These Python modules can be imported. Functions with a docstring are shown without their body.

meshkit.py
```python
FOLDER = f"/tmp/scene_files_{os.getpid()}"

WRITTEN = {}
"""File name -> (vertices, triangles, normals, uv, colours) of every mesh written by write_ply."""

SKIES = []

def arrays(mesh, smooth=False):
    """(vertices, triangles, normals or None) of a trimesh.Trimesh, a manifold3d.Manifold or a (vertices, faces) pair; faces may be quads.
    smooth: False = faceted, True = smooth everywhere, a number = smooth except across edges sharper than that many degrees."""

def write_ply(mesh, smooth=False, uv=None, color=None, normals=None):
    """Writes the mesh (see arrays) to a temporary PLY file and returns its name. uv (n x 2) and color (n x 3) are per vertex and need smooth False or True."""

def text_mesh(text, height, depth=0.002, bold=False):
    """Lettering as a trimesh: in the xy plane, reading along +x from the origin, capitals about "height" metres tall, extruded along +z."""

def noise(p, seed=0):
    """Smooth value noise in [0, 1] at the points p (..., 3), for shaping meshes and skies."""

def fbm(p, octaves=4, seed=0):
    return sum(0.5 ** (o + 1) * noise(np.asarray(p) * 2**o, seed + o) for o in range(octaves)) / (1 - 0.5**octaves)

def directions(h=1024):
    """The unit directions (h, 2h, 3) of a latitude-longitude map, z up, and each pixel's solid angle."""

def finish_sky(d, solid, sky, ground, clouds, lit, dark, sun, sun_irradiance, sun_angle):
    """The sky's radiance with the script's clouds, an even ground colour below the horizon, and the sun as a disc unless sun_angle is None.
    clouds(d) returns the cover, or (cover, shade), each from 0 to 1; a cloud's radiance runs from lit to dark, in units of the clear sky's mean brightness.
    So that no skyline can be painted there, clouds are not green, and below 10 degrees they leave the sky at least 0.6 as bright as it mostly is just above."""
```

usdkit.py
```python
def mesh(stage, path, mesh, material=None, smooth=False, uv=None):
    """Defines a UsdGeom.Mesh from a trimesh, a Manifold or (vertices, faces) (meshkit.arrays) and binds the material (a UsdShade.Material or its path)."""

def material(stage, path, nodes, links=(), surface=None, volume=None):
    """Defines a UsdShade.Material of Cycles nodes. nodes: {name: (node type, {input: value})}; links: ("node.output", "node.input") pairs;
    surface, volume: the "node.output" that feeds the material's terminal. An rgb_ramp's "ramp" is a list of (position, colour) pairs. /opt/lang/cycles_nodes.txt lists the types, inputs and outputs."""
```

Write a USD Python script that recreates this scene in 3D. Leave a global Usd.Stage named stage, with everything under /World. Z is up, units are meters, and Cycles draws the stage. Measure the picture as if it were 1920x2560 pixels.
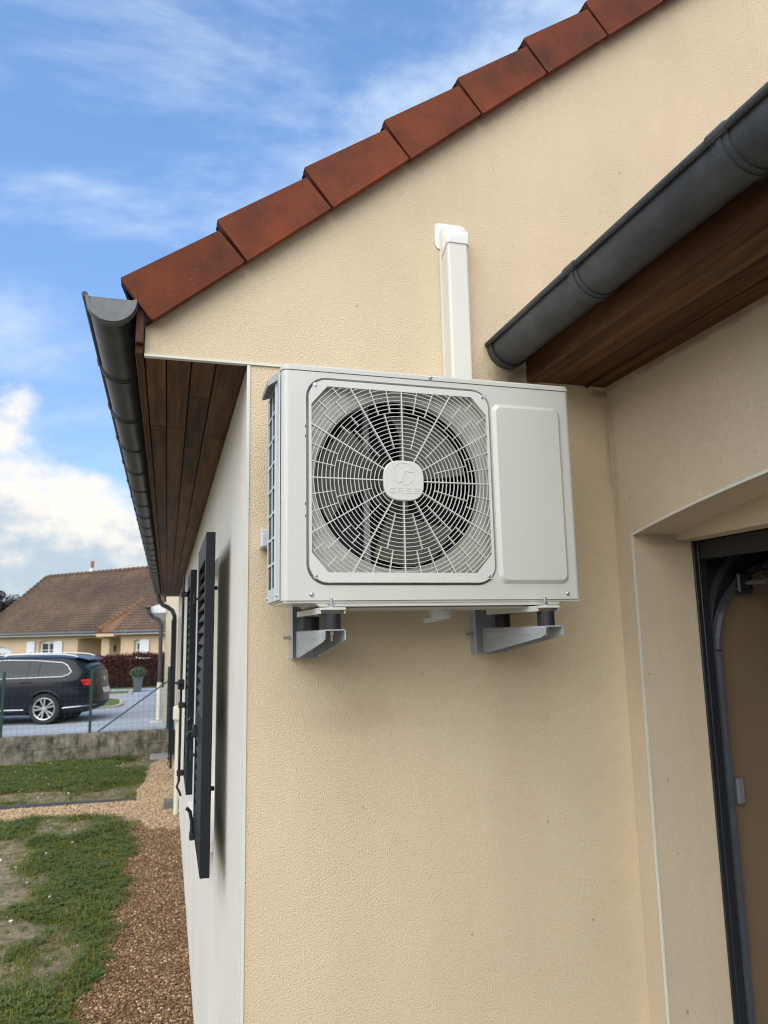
import math, random
import numpy as np, trimesh, manifold3d as m3, usdkit, meshkit
from shapely.geometry import Polygon, LineString, box as sbox, Point
from shapely import affinity
from shapely.ops import unary_union
from pxr import Usd, UsdGeom, UsdLux, UsdShade, Sdf, Gf, Vt

stage = Usd.Stage.CreateInMemory()
UsdGeom.SetStageUpAxis(stage, UsdGeom.Tokens.z)
UsdGeom.SetStageMetersPerUnit(stage, 1.0)
UsdGeom.Xform.Define(stage, '/World')
UsdGeom.Scope.Define(stage, '/World/Looks')
rng = np.random.default_rng(11)
PI = math.pi

# ------------------------------------------------------------------ camera
CAM = np.array([-0.2109, -2.1041, 2.2073]); YAW, PITCH, ROLL = 0.2865, 0.1640, -0.0197
def cam_axes():
    cy, sy = math.cos(YAW), math.sin(YAW)
    f = np.array([sy*math.cos(PITCH), cy*math.cos(PITCH), math.sin(PITCH)])
    r0 = np.array([cy, -sy, 0.0]); u0 = np.cross(r0, f)
    r = r0*math.cos(ROLL) + u0*math.sin(ROLL)
    return r, np.cross(r, f), f
cr, cu, cf = cam_axes()
cam = UsdGeom.Camera.Define(stage, '/World/camera')
cam.AddTransformOp().Set(Gf.Matrix4d(*cr, 0, *cu, 0, *(-cf), 0, *CAM, 1))
cam.CreateHorizontalApertureAttr(24.0); cam.CreateVerticalApertureAttr(32.0)
cam.CreateFocalLengthAttr(1839.665/1920*24.0)
cam.CreateClippingRangeAttr(Gf.Vec2f(0.05, 2000))
cam.CreateFStopAttr(5.0); cam.CreateFocusDistanceAttr(2.0)
cam.CreateExposureAttr(1.27)

# ------------------------------------------------------------------ sky and sun
LOCX, LOCZ = 6.2, 3.3
SUN_DIR = np.array([-0.36, -0.64, 0.82]); SUN_DIR /= np.linalg.norm(SUN_DIR)
SUN_EL = math.asin(SUN_DIR[2]); SUN_ROT = math.atan2(SUN_DIR[0], SUN_DIR[1])
sky_mat = usdkit.material(stage, '/World/Looks/sky', {
    'tc': ('texture_coordinate', {}),
    'sky': ('sky_texture', {'sky_type': 'single_scattering', 'sun_disc': False, 'sun_elevation': SUN_EL, 'sun_rotation': SUN_ROT, 'altitude': 100.0, 'air_density': 1.0, 'aerosol_density': 1.0, 'ozone_density': 1.6}),
    # thin high wisps
    'mp': ('mapping', {'mapping_type': 'point', 'scale': (1.3, 1.8, 3.4), 'location': (LOCX, 0.1, LOCZ)}),
    'n1': ('noise_texture', {'scale': 1.7, 'detail': 9.0, 'roughness': 0.62, 'distortion': 0.3}),
    'r1': ('map_range', {'range_type': 'smoothstep', 'from_min': 0.40, 'from_max': 0.72, 'to_min': 0.02, 'to_max': 0.90, 'clamp': True}),
    # heaped clouds standing on the horizon
    'sep': ('separate_xyz', {}),
    'mp2': ('mapping', {'mapping_type': 'point', 'scale': (5.0, 5.0, 7.0), 'location': (1.3, 0.4, 0.0)}),
    'n2': ('noise_texture', {'scale': 1.0, 'detail': 8.0, 'roughness': 0.55}),
    'bx': ('map_range', {'range_type': 'smoothstep', 'from_min': 0.06, 'from_max': -0.18, 'to_min': 0.12, 'to_max': 0.285, 'clamp': True}),
    'zz': ('math', {'math_type': 'subtract'}),
    'nn': ('math', {'math_type': 'multiply_add', 'value2': 0.42, 'value3': -0.21}),
    'lz': ('math', {'math_type': 'multiply_add', 'value2': 0.36, 'value3': -0.18}), 'ls': ('math', {'math_type': 'add'}),
    'mp3': ('mapping', {'mapping_type': 'point', 'scale': (9.0, 9.0, 14.0), 'location': (3.1, 0.7, 0.0)}), 'n3': ('noise_texture', {'scale': 1.0, 'detail': 7.0, 'roughness': 0.6}),
    'sum': ('math', {'math_type': 'add'}),
    'r2': ('map_range', {'range_type': 'smoothstep', 'from_min': 0.0, 'from_max': 0.06, 'to_min': 0.0, 'to_max': 0.95, 'clamp': True}),
    'low': ('map_range', {'range_type': 'smoothstep', 'from_min': 0.075, 'from_max': 0.175, 'to_min': 0.0, 'to_max': 1.0, 'clamp': True}),
    'ccol': ('mix_color', {'blend_type': 'mix', 'a': (2.2, 2.65, 3.05), 'b': (4.4, 4.15, 3.75)}),
    'm1': ('mix_color', {'blend_type': 'mix', 'b': (2.9, 3.5, 4.35)}),
    'm2': ('mix_color', {'blend_type': 'mix'}),
    'hz': ('map_range', {'range_type': 'smoothstep', 'from_min': 0.10, 'from_max': 0.62, 'to_min': 0.0, 'to_max': 1.0, 'clamp': True}),
    'tcol': ('mix_color', {'blend_type': 'mix', 'a': (0.66, 0.70, 0.80), 'b': (0.86, 1.06, 1.20)}),
    'tint': ('mix_color', {'blend_type': 'multiply', 'fac': 1.0}),
    'bg': ('background_shader', {'strength': 0.103}),
}, [('tc.generated', 'mp.vector'), ('mp.vector', 'n1.vector'), ('n1.fac', 'r1.value'),
    ('tc.generated', 'sep.vector'), ('tc.generated', 'mp2.vector'), ('mp2.vector', 'n2.vector'), ('sep.x', 'bx.value'),
    ('bx.result', 'zz.value1'), ('sep.z', 'zz.value2'), ('n2.fac', 'nn.value1'), ('zz.value', 'sum.value1'), ('nn.value', 'sum.value2'),
    ('sum.value', 'r2.value'), ('tc.generated', 'mp3.vector'), ('mp3.vector', 'n3.vector'), ('n3.fac', 'lz.value1'), ('lz.value', 'ls.value1'), ('sep.z', 'ls.value2'), ('ls.value', 'low.value'), ('low.result', 'ccol.fac'),
    ('sep.z', 'hz.value'), ('hz.result', 'tcol.fac'), ('tcol.result', 'tint.b'), ('sky.color', 'tint.a'), ('tint.result', 'm1.a'), ('r1.result', 'm1.fac'), ('m1.result', 'm2.a'), ('ccol.result', 'm2.b'), ('r2.result', 'm2.fac'),
    ('m2.result', 'bg.color')], surface='bg.background')
dome = UsdLux.DomeLight.Define(stage, '/World/sky')
UsdShade.MaterialBindingAPI.Apply(dome.GetPrim()).Bind(sky_mat)
dome.GetPrim().SetCustomDataByKey('kind', 'structure')
sun = UsdLux.DistantLight.Define(stage, '/World/sun')
sun.CreateNormalizeAttr(True); sun.CreateIntensityAttr(0.40); sun.CreateAngleAttr(86.0); sun.CreateColorAttr(Gf.Vec3f(1.0, 0.90, 0.74))
_z = Gf.Vec3d(*SUN_DIR); _rot = Gf.Rotation(Gf.Vec3d(0, 0, 1), _z)
sun.AddTransformOp().Set(Gf.Matrix4d().SetRotate(_rot))

# ------------------------------------------------------------------ helpers: materials
def mat(name, nodes, links, surface='p.BSDF', volume=None):
    return usdkit.material(stage, '/World/Looks/' + name, nodes, links, surface=surface, volume=volume)
def plain(name, col, rough=0.5, metal=0.0, var=0.0, vscale=4.0, bump=0.0, bscale=200.0, coat=0.0, rnd=0.0, spec=0.5):
    """colour with soft noise variation, optional fine bump and per-object tone"""
    nodes = {'g': ('geometry', {}), 'p': ('principled_bsdf', {'roughness': rough, 'metallic': metal, 'coat_weight': coat, 'specular_ior_level': spec})}
    links = []
    c2 = [max(0, c*(1-var)) for c in col]; c1 = [c*(1+var) for c in col]
    nodes['n'] = ('noise_texture', {'scale': vscale, 'detail': 5.0, 'roughness': 0.6})
    nodes['r'] = ('rgb_ramp', {'ramp': [(0.3, c2), (0.7, c1)]})
    links += [('g.position', 'n.vector'), ('n.fac', 'r.fac')]
    out = 'r.color'
    if rnd:
        nodes['oi'] = ('object_info', {})
        nodes['mr'] = ('map_range', {'from_min': 0.0, 'from_max': 1.0, 'to_min': 1-rnd, 'to_max': 1+rnd})
        nodes['hs'] = ('hsv', {'hue': 0.5, 'saturation': 1.0, 'fac': 1.0})
        links += [('oi.random', 'mr.value'), ('mr.result', 'hs.value'), (out, 'hs.color')]
        out = 'hs.color'
    links.append((out, 'p.base_color'))
    if bump:
        nodes['bn'] = ('noise_texture', {'scale': bscale, 'detail': 3.0, 'roughness': 0.55})
        nodes['b'] = ('bump', {'strength': bump, 'distance': 0.002})
        links += [('g.position', 'bn.vector'), ('bn.fac', 'b.height'), ('b.normal', 'p.normal')]
    return mat(name, nodes, links)

def stucco(name, col, marks=None, bump=0.0042, grain=225.0):
    """scraped render: rice-grain relief, broad faint mottling; marks: list of (centre, scale_xyz, colour, amount) blurred stains"""
    nodes = {'g': ('geometry', {}), 'p': ('principled_bsdf', {'roughness': 0.92, 'specular_ior_level': 0.2}),
        'n1': ('noise_texture', {'scale': 1.3, 'detail': 4.0, 'roughness': 0.55}),
        'r1': ('rgb_ramp', {'ramp': [(0.3, [c*0.93 for c in col]), (0.7, [c*1.06 for c in col])]}),
        'n2': ('noise_texture', {'scale': grain, 'detail': 2.5, 'roughness': 0.5}),
        'n4': ('noise_texture', {'scale': 45.0, 'detail': 2.0, 'roughness': 0.5}),
        'add': ('math', {'math_type': 'multiply_add', 'value2': 0.5}),
        'r2': ('map_range', {'range_type': 'smoothstep', 'from_min': 0.36, 'from_max': 0.64, 'to_min': 0.93, 'to_max': 1.03, 'clamp': True}),
        'mul': ('mix_color', {'blend_type': 'multiply', 'fac': 1.0}),
        'sm': ('mapping', {'mapping_type': 'point', 'scale': (3.0, 3.0, 0.6)}), 'n5': ('noise_texture', {'scale': 1.6, 'detail': 6.0, 'roughness': 0.65}), 'r5': ('rgb_ramp', {'ramp': [(0.25, (0.955, 0.945, 0.93)), (0.65, (1.01, 1.01, 1.01))]}), 'mu2': ('mix_color', {'blend_type': 'multiply', 'fac': 1.0}),
        'n3': ('noise_texture', {'scale': 38.0, 'detail': 1.0}),
        'r3': ('map_range', {'range_type': 'smoothstep', 'from_min': 0.775, 'from_max': 0.80, 'to_min': 0.0, 'to_max': 0.45, 'clamp': True}),
        'spk': ('mix_color', {'blend_type': 'mix', 'b': (0.10, 0.075, 0.05)}),
        'b': ('bump', {'strength': 1.0, 'distance': bump})}
    links = [('g.position', 'n1.vector'), ('n1.fac', 'r1.fac'), ('g.position', 'n2.vector'), ('g.position', 'n4.vector'), ('n2.fac', 'add.value1'), ('n4.fac', 'add.value3'), ('n2.fac', 'r2.value'), ('r1.color', 'mul.a'),
             ('g.position', 'n3.vector'), ('n3.fac', 'r3.value'), ('g.position', 'sm.vector'), ('sm.vector', 'n5.vector'), ('n5.fac', 'r5.fac'), ('mul.result', 'mu2.a'), ('r5.color', 'mu2.b'), ('mu2.result', 'spk.a'), ('r3.result', 'spk.fac'),
             ('n2.fac', 'b.height'), ('b.normal', 'p.normal')]
    nodes['cv'] = ('combine_xyz', {}); links += [('r2.result', 'cv.x'), ('r2.result', 'cv.y'), ('r2.result', 'cv.z'), ('cv.vector', 'mul.b')]
    out = 'spk.result'
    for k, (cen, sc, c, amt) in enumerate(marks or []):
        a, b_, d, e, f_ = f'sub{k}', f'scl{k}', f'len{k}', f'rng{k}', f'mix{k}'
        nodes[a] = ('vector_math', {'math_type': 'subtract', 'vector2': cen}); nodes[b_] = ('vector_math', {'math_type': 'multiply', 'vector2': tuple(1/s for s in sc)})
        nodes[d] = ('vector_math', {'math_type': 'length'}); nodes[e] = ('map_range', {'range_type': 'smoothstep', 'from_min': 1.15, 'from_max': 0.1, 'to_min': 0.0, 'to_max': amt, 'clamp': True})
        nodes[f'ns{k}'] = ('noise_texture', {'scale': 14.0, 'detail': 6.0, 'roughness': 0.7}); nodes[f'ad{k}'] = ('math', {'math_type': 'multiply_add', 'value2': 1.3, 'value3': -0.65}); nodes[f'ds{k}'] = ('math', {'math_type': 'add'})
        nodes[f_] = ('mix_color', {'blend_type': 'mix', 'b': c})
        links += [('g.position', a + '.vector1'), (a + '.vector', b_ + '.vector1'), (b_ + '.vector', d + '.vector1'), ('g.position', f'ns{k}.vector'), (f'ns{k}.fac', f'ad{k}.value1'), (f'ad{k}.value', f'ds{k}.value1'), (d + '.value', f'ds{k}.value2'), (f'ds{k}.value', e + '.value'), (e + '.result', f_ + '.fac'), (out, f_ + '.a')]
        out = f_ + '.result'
    links.append((out, 'p.base_color'))
    return mat(name, nodes, links)

def wood(name, dark, light, axis_scale, rnd=0.3, rough=0.6):
    nodes = {'g': ('geometry', {}), 'oi': ('object_info', {}), 'p': ('principled_bsdf', {'roughness': rough, 'specular_ior_level': 0.18}),
        'off': ('vector_math', {'math_type': 'multiply_add', 'vector2': (7.0, 13.0, 5.0)}), 'cv': ('combine_xyz', {}),
        'mp': ('mapping', {'mapping_type': 'point', 'scale': axis_scale}),
        'n': ('noise_texture', {'scale': 1.0, 'detail': 6.0, 'roughness': 0.65, 'distortion': 0.4}),
        'r': ('rgb_ramp', {'ramp': [(0.33, dark), (0.68, light)]}),
        'mr': ('map_range', {'from_min': 0.0, 'from_max': 1.0, 'to_min': 1-rnd, 'to_max': 1+rnd}), 'hs': ('hsv', {'hue': 0.5, 'saturation': 1.0, 'fac': 1.0}),
        'b': ('bump', {'strength': 0.25, 'distance': 0.001})}
    links = [('oi.random', 'cv.x'), ('oi.random', 'cv.y'), ('oi.random', 'cv.z'), ('cv.vector', 'off.vector1'), ('g.position', 'off.vector3'), ('off.vector', 'mp.vector'), ('mp.vector', 'n.vector'), ('n.fac', 'r.fac'), ('r.color', 'hs.color'), ('oi.random', 'mr.value'), ('mr.result', 'hs.value'), ('hs.color', 'p.base_color'), ('n.fac', 'b.height'), ('b.normal', 'p.normal')]
    return mat(name, nodes, links)

def speckled(name, col, dark, speck, sscale, amount, rough, metal=0.0, rnd=0.0, nscale=6.0, bump=0.3, spec=0.2):
    nodes = {'g': ('geometry', {}), 'oi': ('object_info', {}), 'p': ('principled_bsdf', {'roughness': rough, 'metallic': metal, 'specular_ior_level': spec}),
        'n': ('noise_texture', {'scale': nscale, 'detail': 6.0, 'roughness': 0.62}), 'r': ('rgb_ramp', {'ramp': [(0.32, dark), (0.66, col)]}),
        's': ('noise_texture', {'scale': sscale, 'detail': 1.0}), 'sr': ('map_range', {'range_type': 'smoothstep', 'from_min': 0.665, 'from_max': 0.73, 'to_min': 0.0, 'to_max': amount, 'clamp': True}),
        'm': ('mix_color', {'blend_type': 'mix', 'b': speck}),
        'mr': ('map_range', {'from_min': 0.0, 'from_max': 1.0, 'to_min': 1-rnd, 'to_max': 1+rnd}), 'hs': ('hsv', {'hue': 0.5, 'saturation': 1.0, 'fac': 1.0}),
        'b': ('bump', {'strength': bump, 'distance': 0.0015})}
    links = [('g.position', 'n.vector'), ('n.fac', 'r.fac'), ('g.position', 's.vector'), ('s.fac', 'sr.value'), ('r.color', 'hs.color'), ('oi.random', 'mr.value'), ('mr.result', 'hs.value'), ('hs.color', 'm.a'), ('sr.result', 'm.fac'), ('m.result', 'p.base_color'), ('s.fac', 'b.height'), ('b.normal', 'p.normal')]
    return mat(name, nodes, links)

def leafy(name, c1, c2, trans=0.35, scale=3.0):
    nodes = {'g': ('geometry', {}), 'n': ('noise_texture', {'scale': scale, 'detail': 3.0}), 'ri': ('math', {'math_type': 'multiply_add', 'value2': 0.55}), 'h': ('math', {'math_type': 'multiply_add', 'value2': 0.6, 'value3': -0.05}),
        'r': ('rgb_ramp', {'ramp': [(0.15, c1), (0.85, c2)]}), 'p': ('principled_bsdf', {'roughness': 0.55, 'specular_ior_level': 0.3}), 't': ('translucent_bsdf', {}), 'm': ('mix_closure', {'fac': trans})}
    links = [('g.position', 'n.vector'), ('n.fac', 'h.value1'), ('g.random_per_island', 'ri.value1'), ('h.value', 'ri.value3'), ('ri.value', 'r.fac'), ('r.color', 'p.base_color'), ('r.color', 't.color'), ('p.BSDF', 'm.closure1'), ('t.BSDF', 'm.closure2')]
    return mat(name, nodes, links, surface='m.closure')

# ------------------------------------------------------------------ helpers: prims
def free(path):
    if not stage.GetPrimAtPath(path): return path
    k = 1
    while stage.GetPrimAtPath(f'{path}_{k:03d}'): k += 1
    return f'{path}_{k:03d}'
def data(prim, **kw):
    p = prim.GetPrim() if hasattr(prim, 'GetPrim') else prim
    for k, v in kw.items():
        if v: p.SetCustomDataByKey(k, v)
    return p
def thing(name, label, category, loc=(0, 0, 0), rotz=0.0, group=None):
    x = UsdGeom.Xform.Define(stage, free('/World/' + name)); x.AddTranslateOp().Set(Gf.Vec3d(*map(float, loc)))
    if rotz: x.AddRotateZOp().Set(math.degrees(rotz))
    return data(x, label=label, category=category, group=group)
def holder(name, parent, label=None):
    x = UsdGeom.Xform.Define(stage, free(f'{parent.GetPath()}/{name}'))
    return data(x, label=label)
def part(name, mesh, m, parent=None, smooth=False, **kw):
    base = str(parent.GetPath()) if parent is not None else '/World'
    if isinstance(mesh, list): mesh = join(mesh)
    return data(usdkit.mesh(stage, free(f'{base}/{name}'), mesh, m, smooth=smooth), **kw)

# ------------------------------------------------------------------ helpers: shapes, all (v, f)
def vf(m):
    if isinstance(m, tuple): return m
    if hasattr(m, 'to_mesh'):
        q = m.to_mesh(); return np.asarray(q.vert_properties[:, :3], float), np.asarray(q.tri_verts, int)
    return np.asarray(m.vertices, float), np.asarray(m.faces, int)
def join(ms):
    V, F, n = [], [], 0
    for m in ms:
        v, f = vf(m); V.append(v); F.append(f + n); n += len(v)
    return np.vstack(V), np.vstack(F)
def box(x0, x1, y0, y1, z0, z1, c=0.0):
    xs, ys, zs = sorted((x0, x1)), sorted((y0, y1)), sorted((z0, z1))
    if not c:
        v = np.array([[x, y, z] for x in xs for y in ys for z in zs], float)
        f = np.array([[0,1,3],[0,3,2],[4,6,7],[4,7,5],[0,4,5],[0,5,1],[2,3,7],[2,7,6],[0,2,6],[0,6,4],[1,5,7],[1,7,3]])
        return v, f
    p = []
    for sx in (0, 1):
        for sy in (0, 1):
            for sz in (0, 1):
                d = np.array([xs[sx], ys[sy], zs[sz]]); s = np.array([1 - 2*sx, 1 - 2*sy, 1 - 2*sz])*c
                p += [d + s*[1, 1, 0], d + s*[1, 0, 1], d + s*[0, 1, 1]]
    return vf(m3.Manifold.hull_points(np.array(p, np.float32)))
def xf(m, M=None, t=(0, 0, 0)):
    v, f = vf(m)
    if M is not None:
        M = np.asarray(M, float); v = v @ M.T
        if np.linalg.det(M) < 0: f = f[:, ::-1]
    return v + np.asarray(t, float), f
def rz(a): c, s = math.cos(a), math.sin(a); return np.array([[c, -s, 0], [s, c, 0], [0, 0, 1]])
def ry(a): c, s = math.cos(a), math.sin(a); return np.array([[c, 0, s], [0, 1, 0], [-s, 0, c]])
def rx(a): c, s = math.cos(a), math.sin(a); return np.array([[1, 0, 0], [0, c, -s], [0, s, c]])
XZ = np.array([[1, 0, 0], [0, 0, -1], [0, 1, 0]], float)    # drawing plane xy -> xz, extrusion towards -y
def extrude(poly, h):
    gs = getattr(poly, 'geoms', [poly])
    return join([trimesh.creation.extrude_polygon(g, h, engine='earcut') for g in gs if g.area > 1e-10])
def front(poly, y, h):
    """polygon in (x, z) extruded from plane y towards -y by h"""
    return xf(extrude(poly, h), XZ, (0, y, 0))
def along_y(poly, y0, y1):
    return front(poly, max(y0, y1), abs(y1 - y0))
def along_x(poly, x0, x1):
    """polygon in (y, z) extruded from x0 to x1"""
    return xf(extrude(poly, x1 - x0), np.array([[0, 0, 1], [1, 0, 0], [0, 1, 0]], float), (x0, 0, 0))
def along_z(poly, z0, z1): return xf(extrude(poly, z1 - z0), None, (0, 0, z0))
def rrect(x0, y0, x1, y1, r, q=6): return sbox(x0 + r, y0 + r, x1 - r, y1 - r).buffer(r, quad_segs=q)
def tube(pts, r, sides=8, caps=True):
    p = np.asarray(pts, float); n = len(p); rr = np.broadcast_to(np.asarray(r, float), (n,))
    t = np.gradient(p, axis=0); t /= np.linalg.norm(t, axis=1, keepdims=True) + 1e-12
    a = np.cross(t[0], [0, 0, 1.0] if abs(t[0][2]) < 0.9 else [1.0, 0, 0]); A = []
    for i in range(n):
        a = a - t[i]*(a @ t[i]); a /= np.linalg.norm(a); A.append(a)
    A = np.array(A); B = np.cross(t, A); g = np.arange(sides)*2*PI/sides
    v = (p[:, None] + rr[:, None, None]*(np.cos(g)[None, :, None]*A[:, None] + np.sin(g)[None, :, None]*B[:, None])).reshape(-1, 3)
    f = []
    for i in range(n - 1):
        for j in range(sides):
            k = (j + 1) % sides
            a0, a1, b0, b1 = i*sides + j, i*sides + k, (i+1)*sides + j, (i+1)*sides + k
            f += [[a0, a1, b1], [a0, b1, b0]]
    if caps:
        v = np.vstack([v, p[0], p[-1]]); m = n*sides
        for j in range(sides):
            k = (j + 1) % sides; f += [[m, k, j], [m + 1, (n-1)*sides + j, (n-1)*sides + k]]
    return v, np.array(f)
def cyl(c, r, h, axis='z', sides=20, r2=None):
    """cylinder or cone from c along +axis"""
    g = np.arange(sides)*2*PI/sides; r2 = r if r2 is None else r2
    lo = np.stack([r*np.cos(g), r*np.sin(g), 0*g], 1); hi = np.stack([r2*np.cos(g), r2*np.sin(g), 0*g + h], 1)
    v = np.vstack([lo, hi, [[0, 0, 0], [0, 0, h]]]); f = []
    for j in range(sides):
        k = (j + 1) % sides; f += [[j, k, sides + k], [j, sides + k, sides + j], [2*sides, k, j], [2*sides + 1, sides + j, sides + k]]
    M = {'z': np.eye(3), 'x': np.array([[0, 0, 1], [1, 0, 0], [0, 1, 0]], float), 'y': np.array([[0, 1, 0], [0, 0, 1], [1, 0, 0]], float)}[axis]
    return xf((v, np.array(f)), M, c)
def lathe(prof, sides=32, M=None, t=(0, 0, 0)):
    """profile [(r, z)] closed or open, around z"""
    g = np.arange(sides)*2*PI/sides; n = len(prof); v = np.array([[r*math.cos(a), r*math.sin(a), z] for r, z in prof for a in g]); f = []
    for i in range(n - 1):
        for j in range(sides):
            k = (j + 1) % sides; f += [[i*sides + j, i*sides + k, (i+1)*sides + k], [i*sides + j, (i+1)*sides + k, (i+1)*sides + j]]
    return xf((v, np.array(f)), M, t)
def mani(m):
    v, f = vf(m); q = m3.Manifold(m3.Mesh(np.asarray(v, np.float32), np.asarray(f, np.uint32)))
    return q
def band(pts, w, h0, h1):
    """a flat bar of rectangular section following pts in (x, z): width w, from y=h0 to y=h1"""
    return front(LineString(pts).buffer(w/2, cap_style=2, join_style=2, quad_segs=2), h0, h0 - h1)

# ------------------------------------------------------------------ materials
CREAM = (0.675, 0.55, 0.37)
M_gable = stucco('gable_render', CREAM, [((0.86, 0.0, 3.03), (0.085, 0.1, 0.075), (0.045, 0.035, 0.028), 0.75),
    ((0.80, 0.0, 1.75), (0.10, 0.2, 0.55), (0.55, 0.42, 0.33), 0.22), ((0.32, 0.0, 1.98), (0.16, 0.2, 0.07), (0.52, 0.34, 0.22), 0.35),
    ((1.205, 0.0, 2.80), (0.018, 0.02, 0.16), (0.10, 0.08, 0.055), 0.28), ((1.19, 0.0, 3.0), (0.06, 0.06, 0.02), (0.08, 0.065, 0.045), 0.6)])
M_side = stucco('side_render', (0.80, 0.75, 0.645), [((0.0, 0.9, 1.36), (0.1, 0.16, 0.12), (0.42, 0.38, 0.30), 0.3)], bump=0.003)  # greyer and lighter than the gable: sky light put into the colour
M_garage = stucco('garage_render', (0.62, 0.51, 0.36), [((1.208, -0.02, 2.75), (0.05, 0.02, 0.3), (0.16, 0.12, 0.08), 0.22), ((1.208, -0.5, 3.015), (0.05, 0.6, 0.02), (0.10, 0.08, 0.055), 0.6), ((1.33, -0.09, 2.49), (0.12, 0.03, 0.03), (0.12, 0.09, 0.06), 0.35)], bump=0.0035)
M_bead = plain('corner_bead', (0.62, 0.61, 0.53), 0.5, var=0.05)
M_tile = speckled('terracotta_tile', (0.165, 0.039, 0.014), (0.075, 0.024, 0.012), (0.40, 0.32, 0.24), 300.0, 0.5, 0.78, rnd=0.22, nscale=6.0)
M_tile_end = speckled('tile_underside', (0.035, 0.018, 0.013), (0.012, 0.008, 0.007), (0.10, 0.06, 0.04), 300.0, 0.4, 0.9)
M_zinc = speckled('dark_zinc', (0.090, 0.095, 0.100), (0.052, 0.056, 0.060), (0.19, 0.205, 0.21), 330.0, 0.5, 0.42, metal=0.25, nscale=9.0, bump=0.05)
M_zinc_light = speckled('weathered_zinc', (0.17, 0.18, 0.185), (0.11, 0.115, 0.12), (0.27, 0.28, 0.28), 300.0, 0.4, 0.5, metal=0.2, nscale=12.0, bump=0.05)
M_soffit = wood('stained_soffit_wood', (0.034, 0.0145, 0.006), (0.150, 0.070, 0.029), (30.0, 1.6, 30.0), rnd=0.38)
M_fascia = wood('stained_fascia_wood', (0.034, 0.014, 0.007), (0.11, 0.045, 0.02), (40.0, 2.2, 14.0), rnd=0.2)
M_dark = plain('dark_void', (0.012, 0.011, 0.010), 0.9)
M_shutter = plain('anthracite_lacquer', (0.008, 0.010, 0.0125), 0.5, var=0.08, vscale=2.0, spec=0.25)
M_iron = plain('black_iron', (0.010, 0.010, 0.011), 0.45)
M_white = plain('white_upvc', (0.74, 0.74, 0.72), 0.35, var=0.02)
M_glass = mat('window_glass', {'f': ('fresnel', {'IOR': 1.5}), 't': ('transparent_bsdf', {'color': (0.86, 0.9, 0.88)}), 'g': ('glossy_bsdf', {'roughness': 0.02, 'color': (1, 1, 1)}), 'm': ('mix_closure', {})}, [('f.fac', 'm.fac'), ('t.BSDF', 'm.closure1'), ('g.BSDF', 'm.closure2')], surface='m.closure')
M_roof = speckled('roof_tiles_red', (0.15, 0.045, 0.026), (0.08, 0.03, 0.02), (0.3, 0.25, 0.2), 300.0, 0.5, 0.8)
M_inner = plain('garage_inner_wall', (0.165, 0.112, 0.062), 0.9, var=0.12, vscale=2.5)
M_concrete = speckled('concrete', (0.30, 0.29, 0.27), (0.20, 0.19, 0.175), (0.42, 0.4, 0.37), 120.0, 0.4, 0.9)
M_door = plain('garage_door_black', (0.014, 0.015, 0.018), 0.4, var=0.1)
M_track = plain('track_steel', (0.20, 0.21, 0.22), 0.34, metal=0.8, var=0.12, vscale=25.0)
M_cream_pvc = plain('cream_pvc', (0.66, 0.62, 0.50), 0.45, var=0.03)

# ------------------------------------------------------------------ the house
W, YA, ZS = 1.208, -0.0885, 3.006          # garage wall plane, door reveal, eave soffit level
XD = 1.443                                 # back of the door reveal
ALPHA = math.atan2(0.2138, 0.2618); CA, SA = math.cos(ALPHA), math.sin(ALPHA)
BL0 = np.array([-0.276, 3.0895])
house = thing('house', 'cream rendered house with red verge tiles, dark gutters and open garage beside the air conditioner', 'house')

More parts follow.
